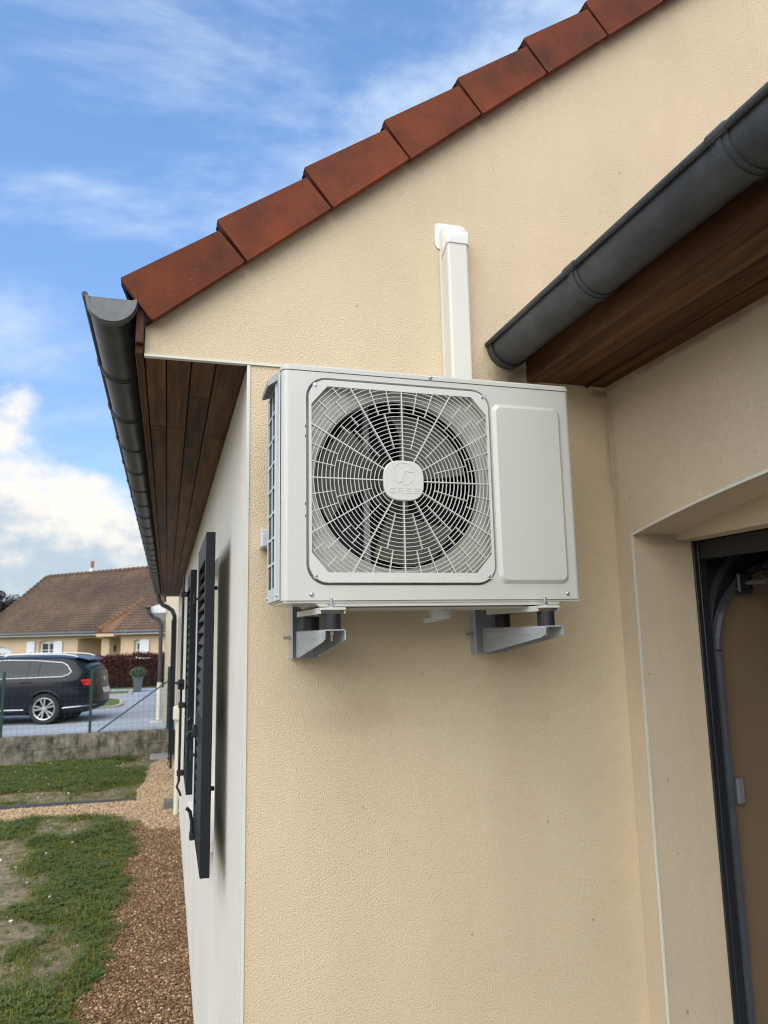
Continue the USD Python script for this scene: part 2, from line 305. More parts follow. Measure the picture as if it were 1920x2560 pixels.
# gable wall: triangle with an ear over the eave, and the plain wall below it
ridge_x = 5.2
zr = lambda x: 3.108 + (x + 0.294)*SA/CA
gp = Polygon([(0, -0.3), (0, ZS), (-0.294, ZS), (-0.294, zr(-0.294)), (ridge_x, zr(ridge_x)), (2*ridge_x, zr(0)), (2*ridge_x, -0.3)])
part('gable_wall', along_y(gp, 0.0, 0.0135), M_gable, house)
part('gable_blockwork', along_y(gp.intersection(sbox(0.21, -1, 30, 20)).buffer(-0.002), 0.0136, 0.2), M_dark, house)
part('corner_bead', box(-0.0045, 0.0045, -0.0035, 0.0045, -0.3, ZS - 0.001), M_bead, house)
part('drip_bead', [box(-0.294, 0.42, -0.006, -0.0005, ZS - 0.0055, ZS + 0.0015), box(-0.294, 0.0, 0.0, 0.014, ZS - 0.0045, ZS - 0.0005)], M_bead, house)
# side wall with two openings
WIN = (1.22, 2.15, 1.36, 2.56); DOOR = (11.0, 12.0, 0.12, 2.56); HL = 13.0
sw = mani(box(0, 0.2, 0.0137, HL, -0.3, 3.12))
for y0, y1, z0, z1 in (WIN, DOOR):
    sw = sw - mani(box(-0.05, 0.25, y0, y1, z0, z1))
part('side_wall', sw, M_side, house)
part('end_wall', box(0.2, 2*ridge_x, HL - 0.2, HL - 0.001, -0.3, 3.1), M_gable, house)
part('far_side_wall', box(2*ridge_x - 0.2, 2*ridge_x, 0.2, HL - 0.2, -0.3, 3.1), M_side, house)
# verge tiles
GAUGE = math.hypot(0.2618, 0.2138)
def tile_local(poly, y0, y1):
    v, f = along_y(poly, y0, y1)
    return v, f
def slope_place(m, k):
    v, f = m; s, t = v[:, 0] + k*GAUGE, v[:, 2]
    return np.stack([BL0[0] + s*CA - t*SA, v[:, 1], BL0[1] + s*SA + t*CA], 1), f
jit = np.random.default_rng(5)
for k in range(0, 12):
    d = jit.normal(0, 0.0012, 4)
    flap = Polygon([(0.004 + d[3], 0.0), (0.002 + d[0], 0.012), (0.006, 0.148 + d[1]), (GAUGE - 0.008, 0.1205 + d[1]), (GAUGE - 0.006, 0.002 + d[2])]).buffer(-0.004).buffer(0.004, quad_segs=3)
    top = Polygon([(0.007, 0.1445), (GAUGE + 0.05, 0.115), (GAUGE + 0.05, 0.095), (0.007, 0.1225)])
    hump = [(0.007, 0.145)]
    t = part('verge_tile', slope_place(tile_local(flap, -0.050, -0.024), k), M_tile, house, smooth=25)
    # the tile's body runs back from its flap, dished, its cut end dark
    ny, V, F = 7, [], []
    ys = np.array([-0.0239, 0.0, 0.03, 0.09, 0.15, 0.20, 0.25]); hz = np.array([0.0, 0.002, -0.012, -0.03, -0.03, -0.01, 0.0])
    for (s_, t_) in ((0.007, 0.1455), (GAUGE + 0.05, 0.1160), (GAUGE + 0.05, 0.0960), (0.007, 0.1225)):
        V += [[s_, y, t_ + h] for y, h in zip(ys, hz)]
    for a in range(4):
        b = (a + 1) % 4
        for i in range(ny - 1): F += [[a*ny + i, a*ny + i + 1, b*ny + i + 1], [a*ny + i, b*ny + i + 1, b*ny + i]]
    F += [[0, 3*ny, 2*ny], [0, 2*ny, ny], [ny - 1, 2*ny - 1, 3*ny - 1], [ny - 1, 3*ny - 1, 4*ny - 1]]
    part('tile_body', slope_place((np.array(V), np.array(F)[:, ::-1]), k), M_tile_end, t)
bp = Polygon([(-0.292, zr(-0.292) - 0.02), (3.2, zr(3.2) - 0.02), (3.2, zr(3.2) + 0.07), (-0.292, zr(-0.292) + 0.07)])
part('verge_batten', along_y(bp, -0.0225, -0.0015), M_tile_end, house)  # added dark strip, stands for the shade in the gaps behind the flaps
rp = [(-0.36, zr(-0.36) + 0.035), (ridge_x, zr(ridge_x) + 0.035), (2*ridge_x + 0.36, zr(-0.36) + 0.035), (2*ridge_x + 0.36, zr(-0.36) + 0.075), (ridge_x, zr(ridge_x) + 0.085), (-0.36, zr(-0.36) + 0.075)]
part('roof', along_y(Polygon(rp), 0.262, HL + 0.1), M_roof, house)
# left eave: fascia, soffit planks
part('fascia_board', box(-0.3185, -0.2965, -0.012, HL + 0.05, ZS - 0.002, 3.15, 0.002), M_fascia, house)
part('fascia_end_block', box(-0.3185, -0.2965, -0.03, -0.013, 3.03, 3.135, 0.002), M_fascia, house)
edges = [-0.2955, -0.234, -0.162, -0.091, -0.0015]
ends = [[0.75, 2.6, 4.9, 6.4, 8.8, 11.1], [0.77, 3.02, 4.2, 6.9, 9.0, 10.6], [0.375, 1.07, 1.84, 4.0, 5.5, 8.1, 10.0, 11.7], [0.90, 2.34, 3.6, 5.9, 7.7, 9.6, 12.0]]
for c in range(4):
    cuts = [0.0145] + ends[c] + [HL + 0.02]
    for a, b in zip(cuts[:-1], cuts[1:]):
        part('soffit_plank', box(edges[c] + 0.0017, edges[c+1] - 0.0017, a + 0.001, b - 0.001, ZS + 0.004, ZS + 0.020, 0.0022), M_soffit, house)
part('soffit_backing', box(-0.2955, 0.0, 0.016, HL, ZS + 0.021, ZS + 0.030), M_dark, house)

def gutter(parent_house, cx, cz, r, y_near, y_far, bead_side, joints, fall, cap_at, label):
    """half-round eaves gutter along y with rolled bead, joint collars and a stop end"""
    g = holder('gutter', parent_house, label)
    def ring(ro, ri, a0=178, a1=362, n=22):
        A = np.radians(np.linspace(a0, a1, n)); return Polygon([(cx + ro*math.cos(a), cz + ro*math.sin(a)) for a in A] + [(cx + ri*math.cos(a), cz + ri*math.sin(a)) for a in A[::-1]])
    def tilt(m):
        v, f = vf(m); v = v.copy(); v[:, 2] -= fall*np.abs(v[:, 1]); return v, f
    cuts = sorted([y_near] + [j for j in joints if min(y_near, y_far) < j < max(y_near, y_far)] + [y_far])
    for a, b in zip(cuts[:-1], cuts[1:]):
        part('gutter_section', tilt(along_y(ring(r, r - 0.003), a, b)), M_zinc, g, smooth=30)
        bx = cx + bead_side*(r + 0.006)
        ys = np.linspace(a, b, 5)
        part('bead', tilt(tube([[bx, y, cz + 0.006] for y in ys], 0.0085, 10)), M_zinc, g, smooth=40)
    for j in joints:
        part('joint_collar', tilt(join([along_y(ring(r + 0.0035, r - 0.0005), j - 0.021, j + 0.021), along_y(ring(r + 0.0065, r + 0.003), j - 0.006, j + 0.006),
             tube([[cx + bead_side*(r + 0.006), j - 0.024, cz + 0.006], [cx + bead_side*(r + 0.006), j + 0.024, cz + 0.006]], 0.0115, 10)])), M_zinc, g, smooth=30)
    A = np.radians(np.linspace(180, 360, 22))
    ye, sgn = cap_at
    disc = Polygon([(cx + (r - 0.0035)*math.cos(a), cz + 0.001 + (r - 0.0035)*math.sin(a)) for a in A])
    part('stop_end', tilt(along_y(disc, ye, ye + sgn*0.003)), M_zinc_light, g)
    part('stop_end_rim', tilt(join([along_y(ring(r + 0.004, r - 0.005), ye - sgn*0.004, ye + sgn*0.024), along_y(ring(r + 0.0055, r + 0.003), ye + sgn*0.024, ye + sgn*0.031)])), M_zinc_light if sgn > 0 else M_zinc, g, smooth=30)
    return g
gut = gutter(house, -0.3835, 3.139, 0.0635, -0.058, HL + 0.02, -1, [0.464 + 0.492*i for i in range(26)], 0.004, (-0.0585, 1), 'eaves gutter of the left roof edge, running away from the viewer')
gutter(house, 0.842, 3.128, 0.0665, -3.2, -0.006, -1, [-0.533, -1.072, -1.61, -2.15, -2.69], 0.0, (-0.005, -1), 'eaves gutter above the garage door')
dp = holder('downpipe', house)
pth = np.array([[-0.383, 12.86, 3.03], [-0.383, 12.86, 2.97], [-0.36, 12.86, 2.91], [-0.30, 12.86, 2.84], [-0.20, 12.86, 2.79], [-0.12, 12.86, 2.73], [-0.075, 12.86, 2.62], [-0.07, 12.86, 2.45]])
part('elbow', tube(pth, 0.042, 14), M_zinc, dp, smooth=40)
part('pipe', tube([[-0.07, 12.86, 2.46], [-0.07, 12.86, 0.0]], 0.040, 14), M_zinc, dp, smooth=40)

# shutters and window
def shutter(y0, y1, z0, z1, xo, xi, hinge_far, label):
    s = holder('shutter', house, label)
    st = 0.062
    part('stile', box(xo, xi, y0, y0 + st, z0, z1, 0.0015), M_shutter, s)
    part('stile', box(xo, xi, y1 - st, y1, z0, z1, 0.0015), M_shutter, s)
    part('rail', box(xo, xi, y0 + st, y1 - st, z1 - 0.09, z1 - 0.0005, 0.0015), M_shutter, s)
    part('rail', box(xo, xi, y0 + st, y1 - st, z0 + 0.0005, z0 + 0.10, 0.0015), M_shutter, s)
    zm = z0 + (z1 - z0)*0.36
    part('rail', box(xo, xi, y0 + st, y1 - st, zm, zm + 0.07, 0.0015), M_shutter, s)
    pitch = 0.044
    for a, b in ((z0 + 0.10, zm), (zm + 0.07, z1 - 0.09)):
        n = int((b - a)/pitch)
        for i in range(n):
            zc = a + (i + 0.5)*(b - a)/n
            v, f = box(-0.021, 0.021, y0 + st + 0.0005, y1 - st - 0.0005, -0.0045, 0.0045, 0.0015)
            v = v @ ry(math.radians(-62)).T + [(xo + xi)/2 - 0.001, 0, zc]
            part('slat', (v, f), M_shutter, s)
    return s
s1 = shutter(0.545, 1.21, 1.425, 2.575, -0.086, -0.054, True, 'nearest louvred shutter')
s2 = shutter(2.17, 2.84, 1.375, 2.585, -0.090, -0.056, False, 'louvred shutter on the far side of the window')
s3 = shutter(10.3, 10.95, 0.20, 2.585, -0.115, -0.080, True, 'tall far shutter')
s4 = shutter(12.05, 12.70, 0.20, 2.585, -0.115, -0.080, True, 'farthest tall shutter')
def rod(parent, y, z0, z1, x):
    part('bolt_rod', tube([[x, y, z0], [x, y, z1]], 0.0085, 10), M_iron, parent, smooth=40)
    for z in (z0 + 0.05, z0 + (z1 - z0)*0.36, z1 - 0.12):
        part('rod_guide', box(x - 0.014, x + 0.026, y - 0.02, y + 0.02, z - 0.016, z + 0.016, 0.003), M_iron, parent)
    part('rod_hook', tube([[x, y, z0], [x - 0.012, y, z0 - 0.03], [x + 0.004, y, z0 - 0.06], [x + 0.014, y - 0.01, z0 - 0.085]], 0.007, 8), M_iron, parent, smooth=40)
    zc = z0 + (z1 - z0)*0.46
    part('rod_handle', [tube([[x - 0.005, y - 0.05, zc], [x - 0.03, y - 0.01, zc + 0.012], [x - 0.028, y + 0.05, zc + 0.006]], 0.009, 8), box(x - 0.02, x + 0.02, y - 0.025, y + 0.025, zc - 0.03, zc + 0.03, 0.004)], M_iron, parent, smooth=40)
rod(s2, 2.78, 1.34, 2.60, -0.116)
rod(s3, 10.35, 0.3, 2.50, -0.135)
# holdback on the first shutter, and its lower catch
part('holdback', [tube([[-0.09, 1.02, 1.845], [-0.115, 1.02, 1.85], [-0.122, 1.02, 1.878], [-0.110, 1.02, 1.892]], 0.0075, 8), tube([[-0.09, 1.02, 1.845], [-0.118, 1.02, 1.835], [-0.122, 1.02, 1.81], [-0.106, 1.02, 1.80]], 0.0075, 8), box(-0.104, -0.084, 0.985, 1.055, 1.818, 1.862, 0.004)], M_iron, s1, smooth=40)
part('catch', [tube([[-0.118, 1.05, 1.545], [-0.104, 1.05, 1.53], [-0.096, 1.05, 1.49], [-0.096, 1.05, 1.445]], 0.007, 8), box(-0.105, -0.085, 1.03, 1.07, 1.425, 1.455, 0.004)], M_iron, s1, smooth=40)
for s, yy in ((s1, 1.215), (s2, 2.165)):
    for z in (1.58, 2.42):
        part('hinge', [cyl((-0.068, yy, z - 0.03), 0.009, 0.06), box(-0.068, -0.002, yy - 0.008, yy + 0.008, z - 0.008, z + 0.008)], M_iron, s)
def window(y0, y1, z0, z1):
    w = holder('window', house)
    part('window_frame', mani(box(0.135, 0.185, y0, y1, z0, z1)) - mani(box(0.1, 0.2, y0 + 0.06, (y0 + y1)/2 - 0.04, z0 + 0.06, z1 - 0.06)) - mani(box(0.1, 0.2, (y0 + y1)/2 + 0.04, y1 - 0.06, z0 + 0.06, z1 - 0.06)), M_white, w)
    part('pane', box(0.157, 0.161, y0 + 0.06, (y0 + y1)/2 - 0.04, z0 + 0.06, z1 - 0.06), M_glass, w)
    part('pane', box(0.157, 0.161, (y0 + y1)/2 + 0.04, y1 - 0.06, z0 + 0.06, z1 - 0.06), M_glass, w)
    return w
w1 = window(*WIN); w2 = window(*DOOR)
sillp = Polygon([(1.17, 1.265), (2.20, 1.265), (2.20, 1.355), (1.17, 1.355)])
sp = Polygon([(-0.078, 1.322), (-0.06, 1.318), (-0.001, 1.322), (-0.001, 1.358), (-0.078, 1.344)])
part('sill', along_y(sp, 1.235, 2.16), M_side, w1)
for nm, (y0, y1, z0, z1) in (('inner_room', WIN), ('inner_room', DOOR)):
    part('net_curtain', box(0.21, 0.214, y0 + 0.0, y1 - 0.0, z0, z1), plain('net_curtain_' + ('a' if y0 < 5 else 'b'), (0.35, 0.34, 0.32), 0.9), w1 if y0 < 5 else w2)

# ------------------------------------------------------------------ garage wing of the house
YG0, YG1 = YA, -2.49                       # door opening, far and near jamb
ZSP, RISE = 2.5045, 0.114                  # arch springing and rise
def arch_z(y):
    u = (YG0 - y)/(YG0 - YG1); return ZSP + 4*RISE*u*(1 - u)
ysamp = np.linspace(YG0, YG1, 25)
ZF = 0.36                                  # driveway level
arch = Polygon([(YG0, ZF - 0.8)] + [(y, arch_z(y)) for y in ysamp] + [(YG1, ZF - 0.8)])
full = sbox(-5.6, -0.8 + ZF, -0.0005, 3.40)
full = Polygon([(-5.6, -0.4), (-0.0008, -0.4), (-0.0008, 3.035), (-5.6, 3.035)])
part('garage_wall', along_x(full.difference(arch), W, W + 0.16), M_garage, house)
ZL = 2.487                                 # flat inner lintel
inner = full.difference(sbox(YG1 + 0.0004, ZF - 0.8, YG0 - 0.0004, ZL))
part('garage_inner_lintel', along_x(inner, W + 0.1605, XD), M_garage, house)
arc_pts = [(y, arch_z(y)) for y in ysamp]
bead = LineString([(YG0, ZF)] + arc_pts + [(YG1, ZF)]).buffer(0.0038, cap_style=2, join_style=2)
part('corner_bead', along_x(bead, W - 0.003, W + 0.002), M_bead, house)
part('fascia_board', box(0.909, 0.957, -3.2, -0.0015, 3.018, 3.20, 0.003), M_fascia, house)
gedge = [0.9575, 1.051, 1.132, W - 0.002]
for c in range(3):
    cuts = [-3.2, -1.9 + 0.35*c, -0.0015]
    for a, b in zip(cuts[:-1], cuts[1:]):
        part('soffit_plank', box(gedge[c] + 0.0016, gedge[c+1] - 0.0016, a + 0.001, b - 0.001, 3.022, 3.038, 0.002), M_soffit, house)
part('soffit_batten', box(1.128, 1.137, -3.2, -0.002, 3.016, 3.0215), M_fascia, house)
gr = Polygon([(0.885, 3.175), (4.2, 3.175 + 3.315*0.74), (4.2, 3.215 + 3.315*0.74), (0.885, 3.215)])
part('garage_roof', along_y(gr, -5.7, -0.002), M_roof, house)
# inside the garage
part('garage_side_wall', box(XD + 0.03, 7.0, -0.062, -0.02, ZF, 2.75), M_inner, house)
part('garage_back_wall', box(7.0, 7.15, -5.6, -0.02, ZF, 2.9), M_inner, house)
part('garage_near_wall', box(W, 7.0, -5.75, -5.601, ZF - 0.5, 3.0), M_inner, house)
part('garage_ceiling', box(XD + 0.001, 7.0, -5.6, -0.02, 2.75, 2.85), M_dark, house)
part('garage_floor', box(W + 0.2, 7.0, -5.6, -0.02, ZF - 0.3, ZF - 0.004), M_concrete, house)
part('wall_switch', box(1.528, 1.556, -0.082, -0.0625, 1.655, 1.735, 0.005), plain('grey_switch', (0.16, 0.175, 0.18), 0.5), house)
gd = holder('garage_door', house, 'black raised sectional garage door with its frame and tracks')
part('door_jamb', join([box(XD + 0.001, XD + 0.030, -0.0975, -0.0640, ZF, ZL - 0.001, 0.002), box(XD - 0.016, XD + 0.0005, YG0 - 0.009, YG0 - 0.001, ZF, ZL - 0.001, 0.002)]), M_door, gd)
part('door_jamb', box(XD + 0.001, XD + 0.030, YG1 + 0.001, YG1 + 0.04, ZF, ZL - 0.001, 0.003), M_door, gd)
part('door_header', box(XD + 0.001, XD + 0.03, YG1 + 0.041, -0.099, 2.425, ZL - 0.001, 0.003), M_door, gd)
jpl = Polygon([(XD + 0.0305, 2.05), (1.487, 2.135)] + [(1.487 + 0.30*(1 - math.cos(a)), 2.135 + 0.285*math.sin(a)) for a in np.linspace(0, PI/2, 12)[1:]] + [(1.80, 2.62), (XD + 0.0305, 2.62)])
part('jamb_plate', front(jpl, -0.0625, 0.008), M_door, gd)
part('top_plate', box(1.80, 4.3, -0.0705, -0.0625, 2.43, 2.62), M_door, gd)
def track(y, sgn):
    pts = [(1.487, ZF + 0.02), (1.487, 2.135)]
    for a in np.linspace(0, PI/2, 12)[1:]: pts.append((1.487 + 0.30*(1 - math.cos(a)), 2.135 + 0.285*math.sin(a)))
    pts.append((4.3, 2.42))
    ln = LineString(pts)
    web = front(ln.buffer(0.0105, cap_style=2), y, 0.0025)
    lips = join([front(ln.parallel_offset(0.0105, s).buffer(0.0016, cap_style=2), y, sgn*0.014) for s in ('left', 'right')])
    part('door_track', [web, lips], M_track, gd, smooth=30)
    part('track_joint', box(1.474, 1.500, y - 0.0158, y - 0.0145, 2.133, 2.137), M_dark, gd)
track(-0.086, 1); track(YG1 + 0.03, 1)
part('upper_track', [front(LineString([(1.476 + 0.34*(1 - math.cos(a)), 2.19 + 0.33*math.sin(a)) for a in np.linspace(0, PI/2, 10)] + [(4.3, 2.52)]).buffer(0.012, cap_style=2), -0.0735, 0.010)], plain('bracket_steel', (0.06, 0.066, 0.07), 0.5, metal=0.5), gd)
for i in range(5):
    part('door_panel', box(1.715 + 0.5*i, 2.21 + 0.5*i, YG1 + 0.04, -0.105, 2.385, 2.425, 0.004), M_door, gd)
part('bottom_seal', [box(1.69, 1.714, YG1 + 0.04, -0.105, 2.368, 2.425, 0.006)] + [tube([[1.687, -0.11, z], [1.687, YG1 + 0.05, z]], 0.006, 6) for z in (2.374, 2.388, 2.404)], plain('rubber_seal', (0.05, 0.042, 0.03), 0.8, var=0.6, vscale=60, bump=1.0, bscale=120), gd)
part('roller_carrier', box(1.585, 1.645, -0.108, -0.088, 2.315, 2.385, 0.006), M_door, gd)
part('roller', cyl((1.62, -0.19, 2.350), 0.008, 0.085, 'y'), plain('roller_steel', (0.16, 0.15, 0.13), 0.5, metal=0.3), gd)
# conduit and meter box low on the side wall
ub = thing('utility_box', 'small cream plastic box with a conduit below, on the far side wall', 'utility box')
part('box_cover', box(-0.105, -0.001, 7.92, 8.10, 1.165, 1.345, 0.02), M_cream_pvc, ub)
part('conduit', tube([[-0.045, 8.0, 0.02], [-0.045, 8.0, 1.17]], 0.028, 12), M_cream_pvc, ub, smooth=40)

# ------------------------------------------------------------------ the air conditioner
M_ac = plain('ac_cream_enamel', (0.515, 0.51, 0.455), 0.32, var=0.012, vscale=1.5, coat=0.25)
M_acp = plain('ac_grille_plastic', (0.555, 0.55, 0.50), 0.42, var=0.01)
M_acs = plain('ac_side_plastic', (0.52, 0.54, 0.55), 0.42, var=0.01)
M_fan = plain('fan_plastic', (0.13, 0.13, 0.105), 0.5)
M_screw = plain('zinc_plated', (0.50, 0.50, 0.48), 0.32, metal=0.9)
M_fin = mat('coil_fins', {'g': ('geometry', {}), 'w': ('wave_texture', {'wave_type': 'bands', 'bands_direction': 'x', 'scale': 90.0}), 'r': ('rgb_ramp', {'ramp': [(0.2, (0.004, 0.006, 0.007)), (0.9, (0.018, 0.035, 0.04))]}), 'p': ('principled_bsdf', {'roughness': 0.5})}, [('g.position', 'w.vector'), ('w.fac', 'r.fac'), ('r.color', 'p.base_color')])
UX, UW, UY, UZ0, UZ1, UB = 0.0461, 0.80, -0.3624, 2.2889, 2.8745, -0.128
UXR = UX + UW
ac = thing('air_conditioner', 'cream outdoor air conditioner unit with round fan grille, on grey brackets on the wall', 'air conditioner', (UX, UY, UZ0))
A0 = np.array([UX, UY, UZ0])
def ap(name, m, mt, par=None, smooth=False, **kw):
    if isinstance(m, list): m = join(m)
    v, f = vf(m); return part(name, (v - A0, f), mt, par or ac, smooth=smooth, **kw)
HX, HZ = 0.3545, 2.589                      # fan centre
plan = unary_union([rrect(UX, UY, UXR, UY + 0.08, 0.017, 8), sbox(UX, UY + 0.04, UXR, UB)])
body = mani(along_z(plan, UZ0, 2.8605))
inner = mani(box(UX + 0.004, UXR - 0.19, UY + 0.042, UB + 0.02, UZ0 + 0.006, 2.85))
def bevel_block(x0, z0, x1, z1, r, y_out, y_in, inset, n=6):
    a = np.array(rrect(x0, z0, x1, z1, r, n).exterior.coords)[:-1]; b = np.array(rrect(x0 + inset, z0 + inset, x1 - inset, z1 - inset, max(r - inset*0.6, 0.004), n).exterior.coords)[:-1]
    P = [[p[0], y_out, p[1]] for p in a] + [[p[0], y_in, p[1]] for p in b]
    return m3.Manifold.hull_points(np.array(P, np.float32))
G0, G1, GZ0, GZ1 = 0.1055, 0.6035, 2.3245, 2.8470
recess = bevel_block(G0, GZ0, G1, GZ1, 0.052, UY - 0.0005, UY + 0.026, 0.0045)
orifice = mani(cyl((HX, UY - 0.02, HZ), 0.2265, 0.10, 'y', 72))
panel = bevel_block(0.606, 2.3270, 0.813, 2.8120, 0.022, UY + 0.001, UY - 0.0075, 0.0115)
side_hole = mani(box(UX - 0.02, UX + 0.03, -0.304, UB + 0.05, 2.2985, 2.8465))
casing = (body + panel) - inner - recess - orifice - side_hole
ap('casing', casing, M_ac, smooth=28)
lid_plan = [plan.buffer(0.0016, quad_segs=6), plan.buffer(-0.0022, quad_segs=6)]
lp = np.array(lid_plan[0].exterior.coords); lq = np.array(lid_plan[1].exterior.coords)
lid = m3.Manifold.hull_points(np.array([[*p, 2.8622] for p in lp] + [[*p, 2.8725] for p in lp] + [[*p, 2.8768] for p in lq], np.float32))
ap('lid', lid, M_ac, smooth=35)
ap('lid_seam', along_z(plan.buffer(-0.002), 2.8604, 2.8623), M_dark)
# shroud behind the grille
prof = [(0.2265, 0.0), (0.2225, 0.006), (0.2205, 0.014), (0.2205, 0.022)]
ap('shroud', lathe([(r, -z) for r, z in prof], 72, XZ, (HX, UY + 0.0257, HZ)), M_acp, smooth=40)
# coil behind and beside, and the compartment wall
ap('coil', [box(UX + 0.012, UXR - 0.19, UB - 0.012, UB - 0.002, UZ0 + 0.012, 2.845), box(UX - 0.0012, UX + 0.006, -0.3035, UB - 0.0125, 2.30, 2.845)], M_fin)
lx0, lx1 = UX + 0.0065, UXR - 0.1905
ap('liner', [box(lx0, lx1, UY + 0.0425, UB - 0.013, 2.8445, 2.8490), box(lx0, lx1, UY + 0.0425, UB - 0.013, UZ0 + 0.0065, UZ0 + 0.011), box(lx0, lx0 + 0.003, UY + 0.0425, UB - 0.013, UZ0 + 0.0115, 2.8440), *[front(sbox(UX + 0.0075, UZ0 + 0.012, lx1 - 0.001, 2.8435).difference(Point(HX, HZ).buffer(0.2275, quad_segs=24)), UY + 0.0505, 0.004)]], M_dark)  # added dark box, gives the shade inside the casing around the fan
ap('partition', box(UXR - 0.1885, UXR - 0.184, UY + 0.06, UB, UZ0 + 0.01, 2.845), M_dark)
# motor posts and motor
ap('motor_post', box(HX - 0.062, HX - 0.046, -0.205, -0.19, UZ0 + 0.01, 2.85), M_acs); ap('motor_post', box(HX + 0.046, HX + 0.062, -0.205, -0.19, UZ0 + 0.01, 2.85), M_acs)
ap('motor', cyl((HX, -0.235, HZ), 0.045, 0.045, 'y', 28), M_screw, smooth=40)
# fan
fan = holder('fan', ac)
fv = lambda m: (vf(m)[0] - A0, vf(m)[1])
part('fan_hub', fv(lathe([(0.0, 0.030), (0.040, 0.028), (0.047, 0.02), (0.047, -0.03)], 36, XZ, (HX, -0.283, HZ))), M_fan, fan, smooth=40)
for a0 in (38, 158, 278):
    na, nr = 22, 10; V, F = [], []
    for side in (0, 1):
        for i in range(na + 1):
            for j in range(nr + 1):
                r = 0.044 + (0.206 - 0.044)*j/nr; u = i/na
                sweep = math.radians(46 + 36*(j/nr)); lead = math.radians(14)*(j/nr)**1.5
                a = math.radians(a0) - sweep/2 + sweep*u + lead
                edge = 1 - 0.05*math.cos(2*PI*u)
                y = -0.283 + 0.055*(u - 0.5)*(1.0 - 0.25*j/nr) + 0.010*math.sin(PI*u) + 0.0022*side
                V.append([HX + r*edge*math.cos(a) if j == nr else HX + r*math.cos(a), y, HZ + (r*edge if j == nr else r)*math.sin(a)])
    n1 = (na + 1)*(nr + 1)
    for i in range(na):
        for j in range(nr):
            a, b, c, d = i*(nr+1) + j, i*(nr+1) + j + 1, (i+1)*(nr+1) + j + 1, (i+1)*(nr+1) + j
            F += [[a, b, c], [a, c, d], [n1 + a, n1 + c, n1 + b], [n1 + a, n1 + d, n1 + c]]
    part('fan_blade', fv((np.array(V), np.array(F))), M_fan, fan, smooth=40)
# front grille: plate, hub cap with emblem, rings and spokes
gr_ = holder('front_grille', ac)
def gp_(name, m, mt=M_acp, smooth=False, **kw):
    if isinstance(m, list): m = join(m)
    return part(name, fv(m), mt, gr_, smooth=smooth, **kw)
P0, P1, PZ0, PZ1 = 0.1125, 0.5965, 2.3315, 2.8400
ch = 0.048
o0, o1, oz0, oz1 = 0.1185, 0.5895, 2.3560, 2.8235
octo = Polygon([(o0 + ch*0.85, oz0), (o1 - ch*0.85, oz0), (o1, oz0 + ch), (o1, oz1 - ch), (o1 - ch*0.85, oz1), (o0 + ch*0.85, oz1), (o0, oz1 - ch), (o0, oz0 + ch)])
YF = UY - 0.004                              # grille face
pl = rrect(P0, PZ0, P1, PZ1, 0.046, 8).difference(octo)
gp_('plate', [front(pl, UY + 0.010, UY + 0.010 - YF)])
def clip(line):
    g = line.intersection(octo.buffer(0.002)); return [x for x in getattr(g, 'geoms', [g]) if x.length > 0.004]
hubp = Polygon([(HX + 0.0535*math.copysign(abs(math.cos(a))**(2/2.9), math.cos(a)), HZ + 0.0515*math.copysign(abs(math.sin(a))**(2/2.9), math.sin(a))) for a in np.linspace(0, 2*PI, 73)[:-1]])
PITCH_R = 0.01035
rad = 0.0655
while rad < 0.30:
    th = np.linspace(0, 2*PI, 145)
    ln = LineString([(HX + rad*math.cos(a), HZ + rad*math.sin(a)) for a in th])
    pieces = clip(ln)
    if rad < 0.2275: pieces = [ln]
    for pc in pieces:
        if pc.length < 0.012: continue
        gp_('ring', front(pc.buffer(0.00068, cap_style=2), YF + 0.0062, 0.0052), smooth=30)
    rad += PITCH_R
for k in range(12):
    a = math.radians(30*k); ln = LineString([(HX + 0.045*math.cos(a), HZ + 0.045*math.sin(a)), (HX + 0.34*math.cos(a), HZ + 0.34*math.sin(a))])
    for pc in clip(ln): gp_('spoke', front(pc.buffer(0.0013, cap_style=2), YF + 0.0112, 0.0112 - 0.0002))
def rr_(i): return 0.0655 + PITCH_R*i
for k in range(12):
    for da, i0, i1 in ((15, 2, 11), (10, 11, 30), (20, 11, 30)):
        a = math.radians(30*k + da); r0, r1 = rr_(i0), rr_(i1)
        corner = abs(((30*k + da) % 90) - 45) < 20
        if da != 15 and corner:
            for j0, j1, dd in ((11, 14, 0), (15, 19, 1.5), (19, 22, -2)):
                a2 = math.radians(30*k + da + dd); ln = LineString([(HX + rr_(j0)*math.cos(a2), HZ + rr_(j0)*math.sin(a2)), (HX + rr_(j1)*math.cos(a2), HZ + rr_(j1)*math.sin(a2))])
                for pc in clip(ln): gp_('short_spoke', front(pc.buffer(0.0009, cap_style=2), YF + 0.0100, 0.0100 - 0.0004))
            continue
        ln = LineString([(HX + r0*math.cos(a), HZ + r0*math.sin(a)), (HX + r1*math.cos(a), HZ + r1*math.sin(a))])
        for pc in clip(ln): gp_('short_spoke', front(pc.buffer(0.0009, cap_style=2), YF + 0.0100, 0.0100 - 0.0004))
hb = np.array(hubp.exterior.coords)[:-1]; hi = np.array(hubp.buffer(-0.002).exterior.coords)[:-1]
cap = m3.Manifold.hull_points(np.array([[p[0], YF + 0.006, p[1]] for p in hb] + [[p[0], YF - 0.0012, p[1]] for p in hb] + [[p[0], YF - 0.0028, p[1]] for p in hi], np.float32))
gp_('hub_cap', cap, smooth=30)
YE = YF - 0.0027
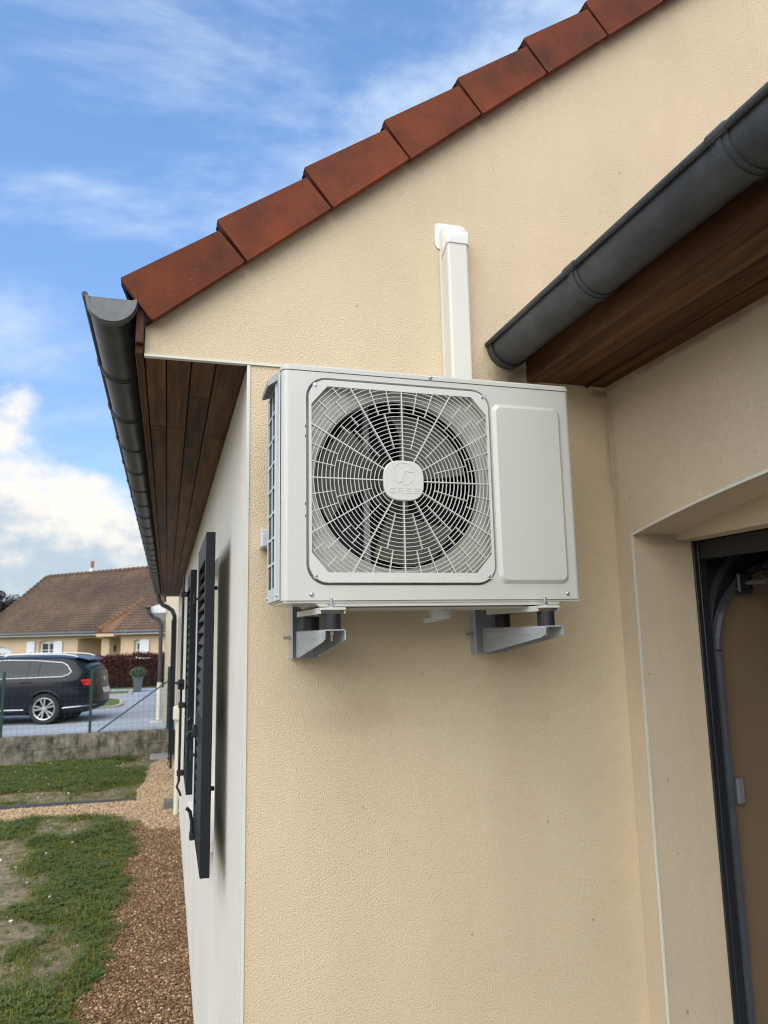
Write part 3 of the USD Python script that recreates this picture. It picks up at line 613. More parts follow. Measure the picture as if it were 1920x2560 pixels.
# raised emblem and word on the hub cap
def raised(g, h=0.0008): return front(g, YE, h)
ec = (HX - 0.0005, HZ + 0.018)
E_R = 0.0285
circ = Point(ec).buffer(E_R, quad_segs=20).exterior
th = np.radians(np.linspace(22, 235, 50)); arc1 = LineString([(ec[0] + E_R*math.cos(a), ec[1] + E_R*math.sin(a)) for a in th])
th = np.radians(np.linspace(268, 375, 26)); arc2 = LineString([(ec[0] + E_R*math.cos(a), ec[1] + E_R*math.sin(a)) for a in th])
q = lambda x, z: (ec[0] + x, ec[1] + z)
gpoly = Polygon([q(-0.015, -0.0245), q(-0.003, 0.0105), q(0.0295, 0.0085), q(0.0292, 0.0035), q(0.0035, 0.0052), q(-0.004, -0.0215)])
gp_('emblem', [raised(arc1.buffer(0.0009)), raised(arc2.buffer(0.0009)), raised(gpoly.difference(gpoly.buffer(-0.0013)).union(gpoly.buffer(-0.0012)), 0.0010)])
def rl(g): return affinity.skew(g, xs=8, origin=(HX, HZ - 0.0315))
LWD, LHT, LST, LGAP = 0.0178, 0.0150, 0.0033, 0.0034
def letter(k, x):
    o = rrect(x, 0, x + LWD, LHT, 0.0042, 4); z1 = LHT/2
    body = sbox(x, 0, x + 0.006, LHT).union(o) if k == 'R' else o
    ring = body.difference(rrect(x + LST, LST, x + LWD - LST, LHT - LST, 0.0016, 3))
    if k == 'G': return unary_union([ring.difference(sbox(x + LWD - LST - 0.001, z1 + 0.0008, x + LWD + 0.001, LHT - LST)), sbox(x + LWD*0.50, z1 - LST/2, x + LWD - 0.0005, z1 + LST/2)]).difference(sbox(x + LWD - 0.0025, LHT - LST, x + LWD + 0.01, LHT + 0.01))
    if k == 'E': return unary_union([ring.intersection(sbox(x, 0, x + LWD - LST - 0.0005, LHT)), sbox(x + 0.004, 0, x + LWD, LST), sbox(x + 0.004, LHT - LST, x + LWD, LHT), sbox(x + 0.003, z1 - LST/2, x + LWD - 0.001, z1 + LST/2)])
    bowl = rrect(x, LHT*0.38, x + LWD, LHT, 0.0036, 4).difference(rrect(x + LST, LHT*0.38 + LST*0.8, x + LWD - LST, LHT - LST, 0.0012, 3))
    return unary_union([sbox(x, 0, x + LST, LHT), bowl, Polygon([(x + LWD*0.42, LHT*0.42), (x + LWD*0.62, LHT*0.42), (x + LWD, 0), (x + LWD - LST*1.25, 0)])])
word = unary_union([affinity.translate(letter(k, i*(LWD + LGAP)), HX - 2*LWD - 1.5*LGAP, HZ - 0.0325) for i, k in enumerate('GREE')])
gp_('lettering', [front(rl(word), YE, 0.0010)])
ev, ef = vf(meshkit.text_mesh('EU', 0.0058, 0.0006))
fr = sbox(0.5715, 2.3405, 0.5865, 2.3495); 
gp_('mark', [xf((ev*[0.9, 1, 1], ef), XZ, (0.5738, YF - 0.0002, 2.3422)), front(fr.difference(fr.buffer(-0.0006)), YF - 0.0001, 0.0006)])
# screws
def screw(x, y, z, par, axis='-y', r=0.0052):
    s = [lathe([(0.0, 0.0036), (r*0.6, 0.0030), (r, 0.0012), (r, 0.0)], 16, XZ, (x, y, z))]
    return s
for x, z in ((0.1285, 2.8245), (0.5805, 2.8245), (0.1285, 2.3470), (0.5805, 2.3470)):
    gp_('screw_well', front(Point(x, z).buffer(0.0068), YF + 0.0005, 0.0008), M_acs); gp_('screw', [lathe([(0.0, 0.0015), (0.0035, 0.0012), (0.0045, 0.0)], 14, XZ, (x, YF - 0.0004, z)), box(x - 0.0028, x + 0.0028, YF - 0.0026, YF - 0.0010, z - 0.0005, z + 0.0005)], M_screw, smooth=30)
for x, y, z in ((0.4360, UY - 0.0016, 2.8695), (0.1185, UY, 2.3030), (0.8045, UY, 2.3030)):
    ap('screw', [lathe([(0.0, 0.0040), (0.0035, 0.0034), (0.0055, 0.0012), (0.0062, 0.0)], 16, XZ, (x, y, z)), box(x - 0.003, x + 0.003, y - 0.0046, y - 0.0030, z - 0.0006, z + 0.0006), box(x - 0.0006, x + 0.0006, y - 0.0047, y - 0.0030, z - 0.003, z + 0.003)], M_screw, smooth=30)
# casing slots
for z in (2.715, 2.690, 2.52, 2.49): ap('slot', box(G0 - 0.0025, G0 - 0.0006, UY - 0.0006, UY + 0.001, z, z + 0.006), M_dark)
# side guard
ys = [(-0.290, -0.219), (-0.211, -0.138)]
holes = [sbox(a, 2.322 + 0.0655*i + 0.003, b, 2.322 + 0.0655*(i + 1) - 0.003) for a, b in ys for i in range(8)]
sp_ = sbox(-0.345, 2.292, -0.1285, 2.858).difference(unary_union(holes))
ap('side_guard', [along_x(sp_, UX - 0.0045, UX - 0.0020), along_x(sbox(-0.300, 2.292, -0.294, 2.858), UX - 0.0085, UX - 0.0046)], M_acs)
hx0 = UX - 0.0046
hp = np.array([[hx0, -0.315, 2.866], [hx0, -0.16, 2.866], [hx0, -0.315, 2.848], [hx0, -0.16, 2.848], [UX - 0.027, -0.30, 2.850], [UX - 0.027, -0.175, 2.850], [UX - 0.027, -0.30, 2.836], [UX - 0.027, -0.175, 2.836], [UX - 0.020, -0.30, 2.860], [UX - 0.020, -0.175, 2.860]])
ap('handle', m3.Manifold.hull_points(hp.astype(np.float32)), plain('handle_grey', (0.30, 0.31, 0.31), 0.5))
for y in (-0.32, -0.145): ap('screw', lathe([(0.0, 0.004), (0.004, 0.003), (0.0058, 0.0)], 14, np.array([[0, 0, -1], [0, 1, 0], [1, 0, 0]], float), (UX - 0.0045, y, 2.304)), M_screw, smooth=30)
# base pan and feet
bp_ = Polygon([(UX + 0.075, 2.2885), (UXR - 0.055, 2.2885), (UXR - 0.070, 2.2745), (UX + 0.092, 2.2745)])
ap('base_pan', [along_y(bp_, UY + 0.006, UB), along_y(sbox(UX + 0.006, 2.2830, UXR - 0.006, 2.2886), UY + 0.004, UB - 0.002)], M_ac)
ap('pan_rib', [box(UX + 0.10, UXR - 0.09, UY + 0.03 + 0.05*i, UY + 0.05 + 0.05*i, 2.2685, 2.2743, 0.003) for i in range(4)], M_ac)
LXA, RXA = 0.1355, 0.6985                    # left faces of the two bracket arms
AWD = 0.0505
for x in (LXA, RXA):
    fx = x + AWD/2
    fp = sbox(fx - 0.031, -0.412, fx + 0.031, -0.085).difference(unary_union([sbox(fx - 0.04, -0.42, fx - 0.024, -0.404), sbox(fx + 0.024, -0.42, fx + 0.04, -0.404)]))
    ap('foot', [along_z(fp, 2.2650, 2.2705), box(fx - 0.031, fx - 0.0275, -0.40, -0.085, 2.2565, 2.2649), box(fx + 0.0275, fx + 0.031, -0.40, -0.085, 2.2565, 2.2649)], M_acp)
# drain spout
ap('drain_spout', [cyl((0.500, -0.215, 2.244), 0.030, 0.030, 'z', 24, 0.038), tube([[0.505, -0.215, 2.248], [0.452, -0.215, 2.241]], 0.0078, 14)], M_acp, smooth=35)

# ------------------------------------------------------------------ wall brackets
M_br = plain('galvanised_grey_paint', (0.36, 0.385, 0.40), 0.42, metal=0.15, var=0.07, vscale=14.0)
M_rub = plain('black_rubber', (0.010, 0.010, 0.012), 0.55)
def bracket(x, label, off=0.012):
    b = thing('wall_bracket', label, 'wall bracket', (x, 0.0, 2.14), 0, 'pair of brackets carrying the air conditioner')
    o = np.array([x, 0.0, 2.14])
    def bp2(n, m, mt, smooth=False):
        if isinstance(m, list): m = join(m)
        v, f = vf(m); return part(n, (v - o, f), mt, b, smooth=smooth)
    xl = x - off
    rail = Polygon([(xl, -0.001), (xl, -0.042), (xl + 0.0025, -0.042), (xl + 0.0025, -0.0035), (xl + 0.072, -0.0035), (xl + 0.072, -0.042), (xl + 0.0745, -0.042), (xl + 0.0745, -0.001)])
    bp2('wall_rail', along_z(rail, 2.1435, 2.66), M_br)
    # arm: inverted channel, deep at the wall and shallow at the tip, tip cut back
    side = Polygon([(-0.034, 2.2195), (-0.4255, 2.2195), (-0.4255, 2.1955), (-0.395, 2.190), (-0.075, 2.1475), (-0.034, 2.1475)])
    side_l = Polygon([(-0.034, 2.2195), (-0.4255, 2.2195), (-0.4225, 2.197), (-0.40, 2.1905), (-0.075, 2.1475), (-0.034, 2.1475)])
    t = 0.0026
    top = rrect(x, 2.15, x + AWD, 2.2195, 0.006, 4)
    sec = top.difference(sbox(x + t, 2.0, x + AWD - t, 2.2195 - t)).union(Polygon()).difference(sbox(x - 1, 2.0, x + 1, 2.205))
    bp2('arm', [along_y(sec, -0.034, -0.4255), along_x(side_l.intersection(sbox(-1, 0, 1, 2.2051)), x, x + t), along_x(side.intersection(sbox(-1, 0, 1, 2.2051)), x + AWD - t, x + AWD)], M_br, smooth=30)
    bp2('stiffener', [m3.Manifold.hull_points(np.array([[x - 0.0012, y, z] for y, z in ((-0.07, 2.206), (-0.345, 2.208), (-0.345, 2.200), (-0.07, 2.196))] + [[x + 0.001, y, z] for y, z in ((-0.06, 2.210), (-0.355, 2.212), (-0.355, 2.196), (-0.06, 2.190))], np.float32))], M_br)
    cx = x + AWD/2
    for y in (-0.385, -0.128):
        bp2('damper', lathe([(0.0, 0.0), (0.0215, 0.0), (0.0222, 0.003), (0.0218, 0.018), (0.0222, 0.0340), (0.0215, 0.0368), (0.0, 0.0368)], 28, None, (cx, y, 2.2197)), M_rub, smooth=40)
        bp2('bolt', [cyl((cx, y, 2.2706), 0.012, 0.0022, 'z', 20), cyl((cx, y, 2.2729), 0.0082, 0.0075, 'z', 6), cyl((cx, y, 2.2805), 0.0045, 0.0125, 'z', 12)], M_screw, smooth=30)
        bp2('lower_bolt', [cyl((cx, y, 2.2140), 0.012, 0.0022, 'z', 20), cyl((cx, y, 2.2070), 0.0078, 0.0068, 'z', 6), cyl((cx, y, 2.1930), 0.0042, 0.0138, 'z', 10)], M_screw, smooth=30)
    bp2('side_bolt', [cyl((xl - 0.0065, -0.022, 2.2015), 0.0078, 0.0062, 'x', 6), cyl((xl - 0.022, -0.022, 2.2015), 0.004, 0.0150, 'x', 10)], M_screw)
    return b
bracket(LXA, 'grey steel bracket under the left end of the air conditioner')
bracket(RXA, 'grey steel bracket under the right end of the air conditioner', 0.024)

# ------------------------------------------------------------------ pipe cover above the unit
M_duct = plain('white_duct', (0.63, 0.605, 0.53), 0.40, var=0.012)
M_ductc = plain('white_duct_cap', (0.69, 0.675, 0.62), 0.36, var=0.01)
pc = thing('pipe_cover', 'white plastic pipe cover with elbow cap rising above the air conditioner', 'pipe cover', (0.655, 0.0, 2.86))
PO = np.array([0.655, 0.0, 2.86])
def pp(n, m, mt, smooth=30):
    if isinstance(m, list): m = join(m)
    v, f = vf(m); return part(n, (v - PO, f), mt, pc, smooth=smooth)
dx0, dx1, dd = 0.6205, 0.6935, -0.063
sec = unary_union([rrect(dx0, dd, dx1, -0.02, 0.010, 6), Polygon([(dx0 - 0.0015, -0.0005), (dx0 + 0.0, -0.045), (dx1, -0.045), (dx1 + 0.0015, -0.0005)])])
pp('channel', along_z(sec, 2.80, 3.470), M_duct)
pp('channel_lip', along_z(sbox(dx0 - 0.0065, -0.009, dx1 + 0.0065, -0.0008), 2.80, 3.44), M_duct)
# elbow: rounded cap that turns into the wall, with slanted lower edge and a wall flange
cap2 = []
xs0, xs1 = dx0 - 0.003, dx1 + 0.003
prof = [(-0.0008, 3.41), (-0.030, 3.425), (-0.0665, 3.447), (-0.0668, 3.464)]
for a in np.linspace(0, PI/2, 9): prof.append((-0.0190 - 0.0478*math.cos(a), 3.4665 + 0.0455*math.sin(a)))
prof.append((-0.0008, 3.5125))
el = mani(along_x(Polygon(prof), xs0, xs1)) ^ mani(along_z(unary_union([rrect(xs0, dd - 0.0045, xs1, -0.02, 0.0125, 6), sbox(xs0, -0.03, xs1, -0.0006)]), 3.3, 3.6))
pp('elbow_cap', el, M_ductc)
pp('wall_flange', front(rrect(dx0 - 0.020, 3.452, dx1 + 0.019, 3.545, 0.020, 8), -0.0008, 0.0042), M_ductc)

# ------------------------------------------------------------------ isolator behind the unit
iso = thing('isolator_box', 'small grey plastic switch box half hidden behind the air conditioner', 'switch box', (0.07, 0.0, 2.48))
IO = np.array([0.07, 0.0, 2.48])
sh = lambda m: (vf(m)[0] - IO, vf(m)[1])
part('box_body', sh(box(0.035, 0.105, -0.045, -0.001, 2.452, 2.505, 0.004)), M_acs, iso)
part('box_cover', sh(box(0.037, 0.103, -0.052, -0.0455, 2.454, 2.492, 0.003)), M_acs, iso)
part('cable', sh(tube([[0.07, -0.03, 2.504], [0.058, -0.034, 2.517], [0.056, -0.04, 2.505], [0.062, -0.05, 2.496]], 0.0035, 8)), M_white, iso, smooth=40)

# ------------------------------------------------------------------ ground, paths, paving
M_soil = mat('garden_soil', {'g': ('geometry', {}), 'n': ('noise_texture', {'scale': 5.0, 'detail': 11.0, 'roughness': 0.78}), 'r': ('rgb_ramp', {'ramp': [(0.32, (0.10, 0.085, 0.050)), (0.5, (0.19, 0.155, 0.10)), (0.68, (0.29, 0.235, 0.165))]}),
    'n2': ('noise_texture', {'scale': 0.5, 'detail': 4.0}), 'r2': ('rgb_ramp', {'ramp': [(0.42, (0.055, 0.085, 0.022)), (0.58, (1, 1, 1))]}),
    'b': ('bump', {'strength': 0.6, 'distance': 0.015}), 'p': ('principled_bsdf', {'roughness': 0.95, 'specular_ior_level': 0.15})},
    [('g.position', 'n.vector'), ('n.fac', 'r.fac'), ('r.color', 'p.base_color'), ('n.fac', 'b.height'), ('b.normal', 'p.normal')])
M_far = mat('far_ground', {'g': ('geometry', {}), 'n': ('noise_texture', {'scale': 0.15, 'detail': 6.0}), 'r': ('rgb_ramp', {'ramp': [(0.35, (0.045, 0.075, 0.02)), (0.65, (0.09, 0.11, 0.035))]}), 'p': ('principled_bsdf', {'roughness': 0.95})}, [('g.position', 'n.vector'), ('n.fac', 'r.fac'), ('r.color', 'p.base_color')])
def gravelmat(name, a, b, c, sc):
    return mat(name, {'g': ('geometry', {}), 'v': ('voronoi_texture', {'scale': sc, 'feature': 'f1'}), 'r': ('rgb_ramp', {'ramp': [(0.05, a), (0.5, b), (0.95, c)]}), 'sx': ('separate_color', {}), 'bm': ('bump', {'strength': 1.0, 'distance': 0.008, 'invert': True}), 'p': ('principled_bsdf', {'roughness': 0.9, 'specular_ior_level': 0.2})},
        [('g.position', 'v.vector'), ('v.color', 'sx.color'), ('sx.r', 'r.fac'), ('r.color', 'p.base_color'), ('v.distance', 'bm.height'), ('bm.normal', 'p.normal')])
M_gr_light = gravelmat('pale_gravel', (0.27, 0.19, 0.115), (0.42, 0.31, 0.20), (0.58, 0.47, 0.33), 90.0)
M_gr_brown = gravelmat('brown_gravel', (0.09, 0.052, 0.026), (0.18, 0.105, 0.053), (0.30, 0.195, 0.11), 80.0)  # dirty near gravel, with the shade of the house put into its brown
M_slab = plain('driveway_concrete', (0.22, 0.205, 0.18), 0.9, var=0.15, vscale=3.0)
M_pave = mat('blue_grey_paving', {'g': ('geometry', {}), 'bt': ('brick_texture', {'scale': 5.0, 'color1': (0.37, 0.40, 0.46), 'color2': (0.30, 0.33, 0.385), 'mortar': (0.21, 0.23, 0.265), 'mortar_size': 0.012}), 'n': ('noise_texture', {'scale': 1.2, 'detail': 5.0}), 'r': ('rgb_ramp', {'ramp': [(0.3, (0.85, 0.85, 0.85)), (0.7, (1.1, 1.1, 1.1))]}), 'm': ('mix_color', {'blend_type': 'multiply', 'fac': 1.0}), 'p': ('principled_bsdf', {'roughness': 0.8})},
    [('g.position', 'bt.vector'), ('g.position', 'n.vector'), ('n.fac', 'r.fac'), ('bt.color', 'm.a'), ('r.color', 'm.b'), ('m.result', 'p.base_color')])
ZP = 0.44
def ground_h(x, y):
    h = np.where(y < 13.2, 0.0, np.where(y < 28.0, ZP - 0.004, np.where(y < 32, ZP - 0.004 - (ZP - 0.03)*(y - 28)/4, 0.026)))
    return h
gx = np.unique(np.concatenate([np.linspace(-400, -40, 13), np.linspace(-40, 40, 41), np.linspace(40, 400, 13)]))
gy = np.unique(np.concatenate([np.linspace(-300, -20, 8), np.linspace(-20, 13.19, 20), [13.195, 13.21], np.linspace(13.3, 60, 40), np.linspace(60, 600, 14)]))
GX, GY = np.meshgrid(gx, gy); GZ = ground_h(GX, GY)
nx_, ny_ = len(gx), len(gy)
idx = np.arange(nx_*ny_).reshape(ny_, nx_)
gf = np.concatenate([np.stack([idx[:-1, :-1], idx[:-1, 1:], idx[1:, 1:]], -1).reshape(-1, 3), np.stack([idx[:-1, :-1], idx[1:, 1:], idx[1:, :-1]], -1).reshape(-1, 3)])
part('ground', (np.stack([GX.ravel(), GY.ravel(), GZ.ravel()], 1), gf), M_soil, None, kind='structure')
part('far_meadow', along_z(sbox(-390, 32.5, 390, 590), 0.028, 0.031), M_far, None, kind='structure')
part('driveway', [box(-6, W + 0.19, -9, -0.12, -0.05, ZF), box(0.001, W - 0.001, -0.12, -0.001, -0.05, ZF)], M_slab, None, kind='structure')
def edge_x(y):                                # ragged left edge of the gravel beside the wall
    y = np.asarray(y, float); p = np.stack([y*0.9, y*0 + 3.3, y*0], -1); q = np.stack([y*4.5, y*0 + 8.1, y*0], -1)
    return -0.64 - 0.20*(meshkit.noise(p) - 0.5) - 0.14*(meshkit.noise(q) - 0.5) + np.where(y > 9.3, 0.17*np.clip((y - 9.3)/3, 0, 1), 0)
yy = np.linspace(0.05, 7.9, 60)
def jag(y): return 7.55 + 0.25*math.sin(y*9) + 0.15*math.sin(y*23)
far_e = [(x, jag(x)) for x in np.linspace(-0.72, -0.001, 14)]
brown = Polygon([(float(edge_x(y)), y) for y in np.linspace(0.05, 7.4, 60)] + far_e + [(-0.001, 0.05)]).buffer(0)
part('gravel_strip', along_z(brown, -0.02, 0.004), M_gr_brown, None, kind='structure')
def cross_lo(x): return 8.47 + 0.10*math.sin(x*2.1) + 0.06*math.sin(x*7.3) - 0.22*math.exp(-((x + 0.55)/0.25)**2)
cross = Polygon([(x, cross_lo(x)) for x in np.linspace(-6, -0.72, 40)] + [(float(edge_x(y)), y) for y in np.linspace(8.2, 7.6, 4)] + far_e + [(-0.001, 13.05)] + [(float(edge_x(y)) + 0.12, y) for y in np.linspace(13.05, 9.15, 24)] + [(-0.56, 9.09), (-6, 9.23)]).buffer(0)
part('gravel_path', along_z(cross.buffer(0.02), -0.02, 0.008), M_gr_light, None, kind='structure')
# loose stones on top of both
def stones(n, poly, seed, z):
    r = np.random.default_rng(seed); x0, y0, x1, y1 = poly.bounds; pts = []
    import shapely
    while len(pts) < n:
        m = 4*n; P = np.stack([r.uniform(x0, x1, m), y0 + (y1 - y0)*r.uniform(0, 1, m)], 1)
        ok = shapely.contains_xy(poly, P[:, 0], P[:, 1]); pts += P[ok].tolist()
    P = np.array(pts[:n]); return np.column_stack([P, np.full(n, z) + r.uniform(-0.002, 0.005, n)])
def pebble(seed):
    m = trimesh.creation.icosphere(1, 1.0); r = np.random.default_rng(seed); v = np.array(m.vertices)
    v = v*(1 + 0.30*(meshkit.noise(v*1.7 + seed*3.1, seed) - 0.5)[:, None])*[1.0, 0.78, 0.55]; return v, np.array(m.faces)
def instancer(name, protos, pos, scl, quat, which, label, category):
    pi = UsdGeom.PointInstancer.Define(stage, '/World/' + name)
    for i, (mesh, m) in enumerate(protos):
        usdkit.mesh(stage, f'/World/{name}/kinds/kind_{"abcdefgh"[i]}', mesh, m, smooth=True if len(vf(mesh)[0]) > 30 and name != 'grass' else False)
    pi.CreatePrototypesRel().SetTargets([Sdf.Path(f'/World/{name}/kinds/kind_{"abcdefgh"[i]}') for i in range(len(protos))])
    pi.CreatePositionsAttr(Vt.Vec3fArray.FromNumpy(np.asarray(pos, np.float32))); pi.CreateScalesAttr(Vt.Vec3fArray.FromNumpy(np.asarray(scl, np.float32)))
    pi.CreateOrientationsAttr(Vt.QuathArray([Gf.Quath(float(q[0]), float(q[1]), float(q[2]), float(q[3])) for q in quat])); pi.CreateProtoIndicesAttr(Vt.IntArray.FromNumpy(np.asarray(which, np.int32)))
    data(pi, label=label, category=category, kind='stuff')
def randq(n, r, tilt=0.5):
    a = r.uniform(0, 2*PI, n); t = r.normal(0, tilt, n); b = r.uniform(0, 2*PI, n)
    cz_, sz_ = np.cos(a/2), np.sin(a/2); ct, st = np.cos(t/2), np.sin(t/2); ax, ay = np.cos(b), np.sin(b)
    w = ct*cz_; x = st*(ax*cz_ + ay*sz_); y = st*(ay*cz_ - ax*sz_); z = ct*sz_
    return np.stack([w, x, y, z], 1)
ston = [plain('stone_' + n, c, 0.85, var=0.25, vscale=60.0) for n, c in (('tan', (0.35, 0.225, 0.115)), ('pale', (0.54, 0.41, 0.265)), ('ochre', (0.225, 0.127, 0.056)), ('umber', (0.12, 0.066, 0.031)))]
peb = [pebble(i) for i in range(4)]
for nm, poly, n, probs, z, lab, sd in (('brown_gravel_stones', brown, 24000, (0.16, 0.05, 0.39, 0.40), 0.008, 'brown gravel with house shade in its colour along the foot of the side wall', 3), ('pale_gravel_stones', cross, 18000, (0.40, 0.46, 0.12, 0.02), 0.011, 'pale gravel of the path crossing the lawn', 4)):
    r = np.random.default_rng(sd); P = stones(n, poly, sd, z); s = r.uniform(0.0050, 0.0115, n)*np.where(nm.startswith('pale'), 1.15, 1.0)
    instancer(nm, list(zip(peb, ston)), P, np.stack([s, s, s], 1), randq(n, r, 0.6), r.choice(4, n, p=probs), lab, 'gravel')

r = np.random.default_rng(6); P = stones(2600, sbox(-4.0, 1.8, -0.6, 12.9), 6, 0.003); s = r.uniform(0.003, 0.009, len(P))
instancer('soil_pebbles', list(zip(peb, ston)), P, np.stack([s]*3, 1), randq(len(P), r, 0.6), r.choice(4, len(P), p=(0.4, 0.25, 0.2, 0.15)), 'loose pebbles strewn over the bare patches of the lawn', 'pebbles')
# grass: blades with bare patches, thinner near the gravel
M_grass = leafy('grass_blades', (0.135, 0.150, 0.028), (0.33, 0.33, 0.085), 0.3, 2.0)
M_clover = leafy('clover_leaves', (0.075, 0.115, 0.025), (0.16, 0.21, 0.05), 0.25, 2.0)
def blades(n, hgt, spread, seed, wid=0.0035, lean=0.5):
    r = np.random.default_rng(seed); V, F = [], []
    for _ in range(n):
        x, y = r.normal(0, spread, 2); a = r.uniform(0, 2*PI); h = hgt*r.uniform(0.5, 1.15); l = r.uniform(0.1, lean)*h; d = np.array([math.cos(a), math.sin(a), 0]); s = np.array([-d[1], d[0], 0])*wid*r.uniform(0.7, 1.3)
        b = np.array([x, y, 0]); m = b + d*l*0.35 + [0, 0, h*0.6]; t = b + d*l + [0, 0, h*0.92]; k = len(V)
        V += [b - s, b + s, m + s*0.8, m - s*0.8, t]; F += [[k, k+1, k+2], [k, k+2, k+3], [k+3, k+2, k+4]]
    return np.array(V), np.array(F)
def clover(n, seed):
    r = np.random.default_rng(seed); V, F = [], []
    for _ in range(n):
        c = np.array([*r.normal(0, 0.035, 2), r.uniform(0.012, 0.035)]); s = r.uniform(0.006, 0.012)
        for a in r.uniform(0, 2*PI) + np.arange(3)*2.1:
            k = len(V); d = np.array([math.cos(a), math.sin(a), 0.25]); e = np.array([-d[1], d[0], 0])
            V += [c, c + d*s + e*s*0.7, c + d*s*1.9, c + d*s - e*s*0.7]; F += [[k, k+1, k+2], [k, k+2, k+3]]
    return np.array(V), np.array(F)
def lawn_density(x, y):
    p = np.stack([x*1.1, y*0.75, 0*x], -1); q = np.stack([x*3.4 + 9, y*2.2, 0*x], -1)
    d = 0.62*meshkit.noise(p, 7) + 0.38*meshkit.noise(q, 2)
    thr = 0.48 + np.where((y > 2.3) & (y < 5.4), 0.10*np.clip((-x - 0.95)/0.5, 0, 1), 0) - np.where((y > 6.6) & (y < 8.5), 0.12, 0) - np.where(y > 10.3, 0.25, 0) + np.where((y > 9.2) & (y < 10.3), 0.12*np.clip((x + 2.0)/0.8, 0, 1), 0)
    return np.clip((d - thr)/0.20 + 0.25, 0, 1)
r = np.random.default_rng(21); N = 60000
gxs = r.uniform(-4.2, -0.35, N); gys = 1.6 + 11.45*r.uniform(0, 1, N)**0.9
ok = (r.uniform(0, 1, N) < 0.12 + 0.78*lawn_density(gxs, gys)**1.5)
e = edge_x(gys) + 0.02 + r.normal(0, 0.035, N)
ok &= (gxs < e)
lo = np.array([cross_lo(x) for x in gxs])
ok &= ~((gys > lo + r.normal(0.02, 0.03, N)) & (gys < 9.24))
ok &= ~((gys < 9.3) & (gys > lo))
P = np.stack([gxs, gys, 0*gxs + 0.0], 1)[ok]; n = len(P)
s = (0.65 + 0.6*lawn_density(P[:, 0], P[:, 1]))*r.uniform(0.7, 1.25, n)
s *= np.where((P[:, 1] > 7.2) & (P[:, 1] < 8.6), 1.45, 1.0)*np.where(P[:, 1] > 9.3, 1.15, 1.0)
which = r.choice(5, n, p=(0.33, 0.30, 0.11, 0.14, 0.12))
instancer('grass', [(blades(18, 0.032, 0.026, 1), M_grass), (blades(16, 0.024, 0.030, 2, 0.003, 0.9), M_grass), (blades(9, 0.050, 0.020, 3, 0.0028, 0.8), M_grass), (clover(12, 4), M_clover), (blades(10, 0.022, 0.035, 5, 0.0022, 1.3), leafy('dry_grass', (0.20, 0.16, 0.07), (0.40, 0.33, 0.17), 0.2, 2.0))], P, np.stack([s, s, s], 1), randq(n, r, 0.12), which, 'patchy green lawn with bare earth between the gravel strip and the low wall', 'grass')
# daisies
r = np.random.default_rng(33); n = 85
dpos = np.stack([r.uniform(-3.2, -0.75, n), np.where(r.uniform(0, 1, n) < 0.65, r.uniform(9.6, 12.9, n), r.uniform(4.5, 8.3, n)), np.full(n, 0.038)], 1)
dv = join([cyl((0, 0, 0.0), 0.013, 0.004, 'z', 9), cyl((0, 0, 0.004), 0.005, 0.003, 'z', 7), tube([[0, 0, -0.05], [0.003, 0, 0.0]], 0.001, 4)])
ds = r.uniform(0.7, 1.3, n)
instancer('daisies', [(dv, plain('daisy_white', (0.78, 0.78, 0.74), 0.7))], dpos, np.stack([ds]*3, 1), randq(n, r, 0.3), np.zeros(n, int), 'small white daisies scattered in the lawn', 'flowers')
eg = part('garden_edging', along_z(LineString([(-6, 9.265), (-2.2, 9.235), (-0.56, 9.105)]).buffer(0.018, cap_style=2), -0.03, 0.042), plain('edging_dark', (0.055, 0.058, 0.060), 0.7, var=0.2, vscale=9), None)
data(eg, label='low dark grey edging board between the gravel path and far lawn', category='edging')
vb = part('drain_block', [box(-0.19, -0.002, 8.36 + 0.045*i, 8.40 + 0.045*i, 0.0, 0.105, 0.006) for i in range(5)] + [box(-0.185, -0.003, 8.365, 8.575, 0.0, 0.09)], plain('grey_block', (0.13, 0.13, 0.115), 0.85, var=0.15, vscale=30), None)
data(vb, label='ribbed grey block lying against the side wall on pale gravel', category='block')
sb2 = part('paving_slab', box(-0.45, -0.03, 12.55, 13.02, 0.0, 0.055, 0.008), M_concrete, None)
data(sb2, label='pale concrete slab at the foot of the low wall by the house corner', category='slab')

# ------------------------------------------------------------------ low wall and fence
M_lowwall = mat('stained_concrete', {'g': ('geometry', {}), 'mp': ('mapping', {'mapping_type': 'point', 'scale': (1.0, 1.0, 0.75)}), 'n': ('noise_texture', {'scale': 7.0, 'detail': 8.0, 'roughness': 0.7}), 'r': ('rgb_ramp', {'ramp': [(0.34, (0.028, 0.024, 0.018)), (0.50, (0.135, 0.118, 0.088)), (0.72, (0.32, 0.285, 0.225))]}), 'b': ('bump', {'strength': 0.5, 'distance': 0.01}), 'p': ('principled_bsdf', {'roughness': 0.95})},
    [('g.position', 'mp.vector'), ('mp.vector', 'n.vector'), ('n.fac', 'r.fac'), ('r.color', 'p.base_color'), ('n.fac', 'b.height'), ('b.normal', 'p.normal')])
lw = thing('low_wall', 'low stained concrete block wall carrying the green wire fence', 'wall', (-3.0, 13.2, 0))
LO = np.array([-3.0, 13.2, 0.0])
bl = np.random.default_rng(8)
for row in range(2):
    x = -9.0 + 0.25*row
    while x < -0.05:
        x2 = min(x + 0.5, -0.04)
        z0, z1 = (-0.1, 0.235) if row == 0 else (0.238, 0.482)
        d = bl.normal(0, 0.004)
        v, f = box(x + 0.0015, x2 - 0.0015, 13.1 + d, 13.29, z0, z1, 0.006); part('block', (v - LO, f), M_lowwall, lw)
        x = x2
part('mortar', (box(-9, -0.045, 13.112, 13.285, -0.1, 0.474)[0] - LO, box(0, 1, 0, 1, 0, 1)[1]), M_lowwall, lw)
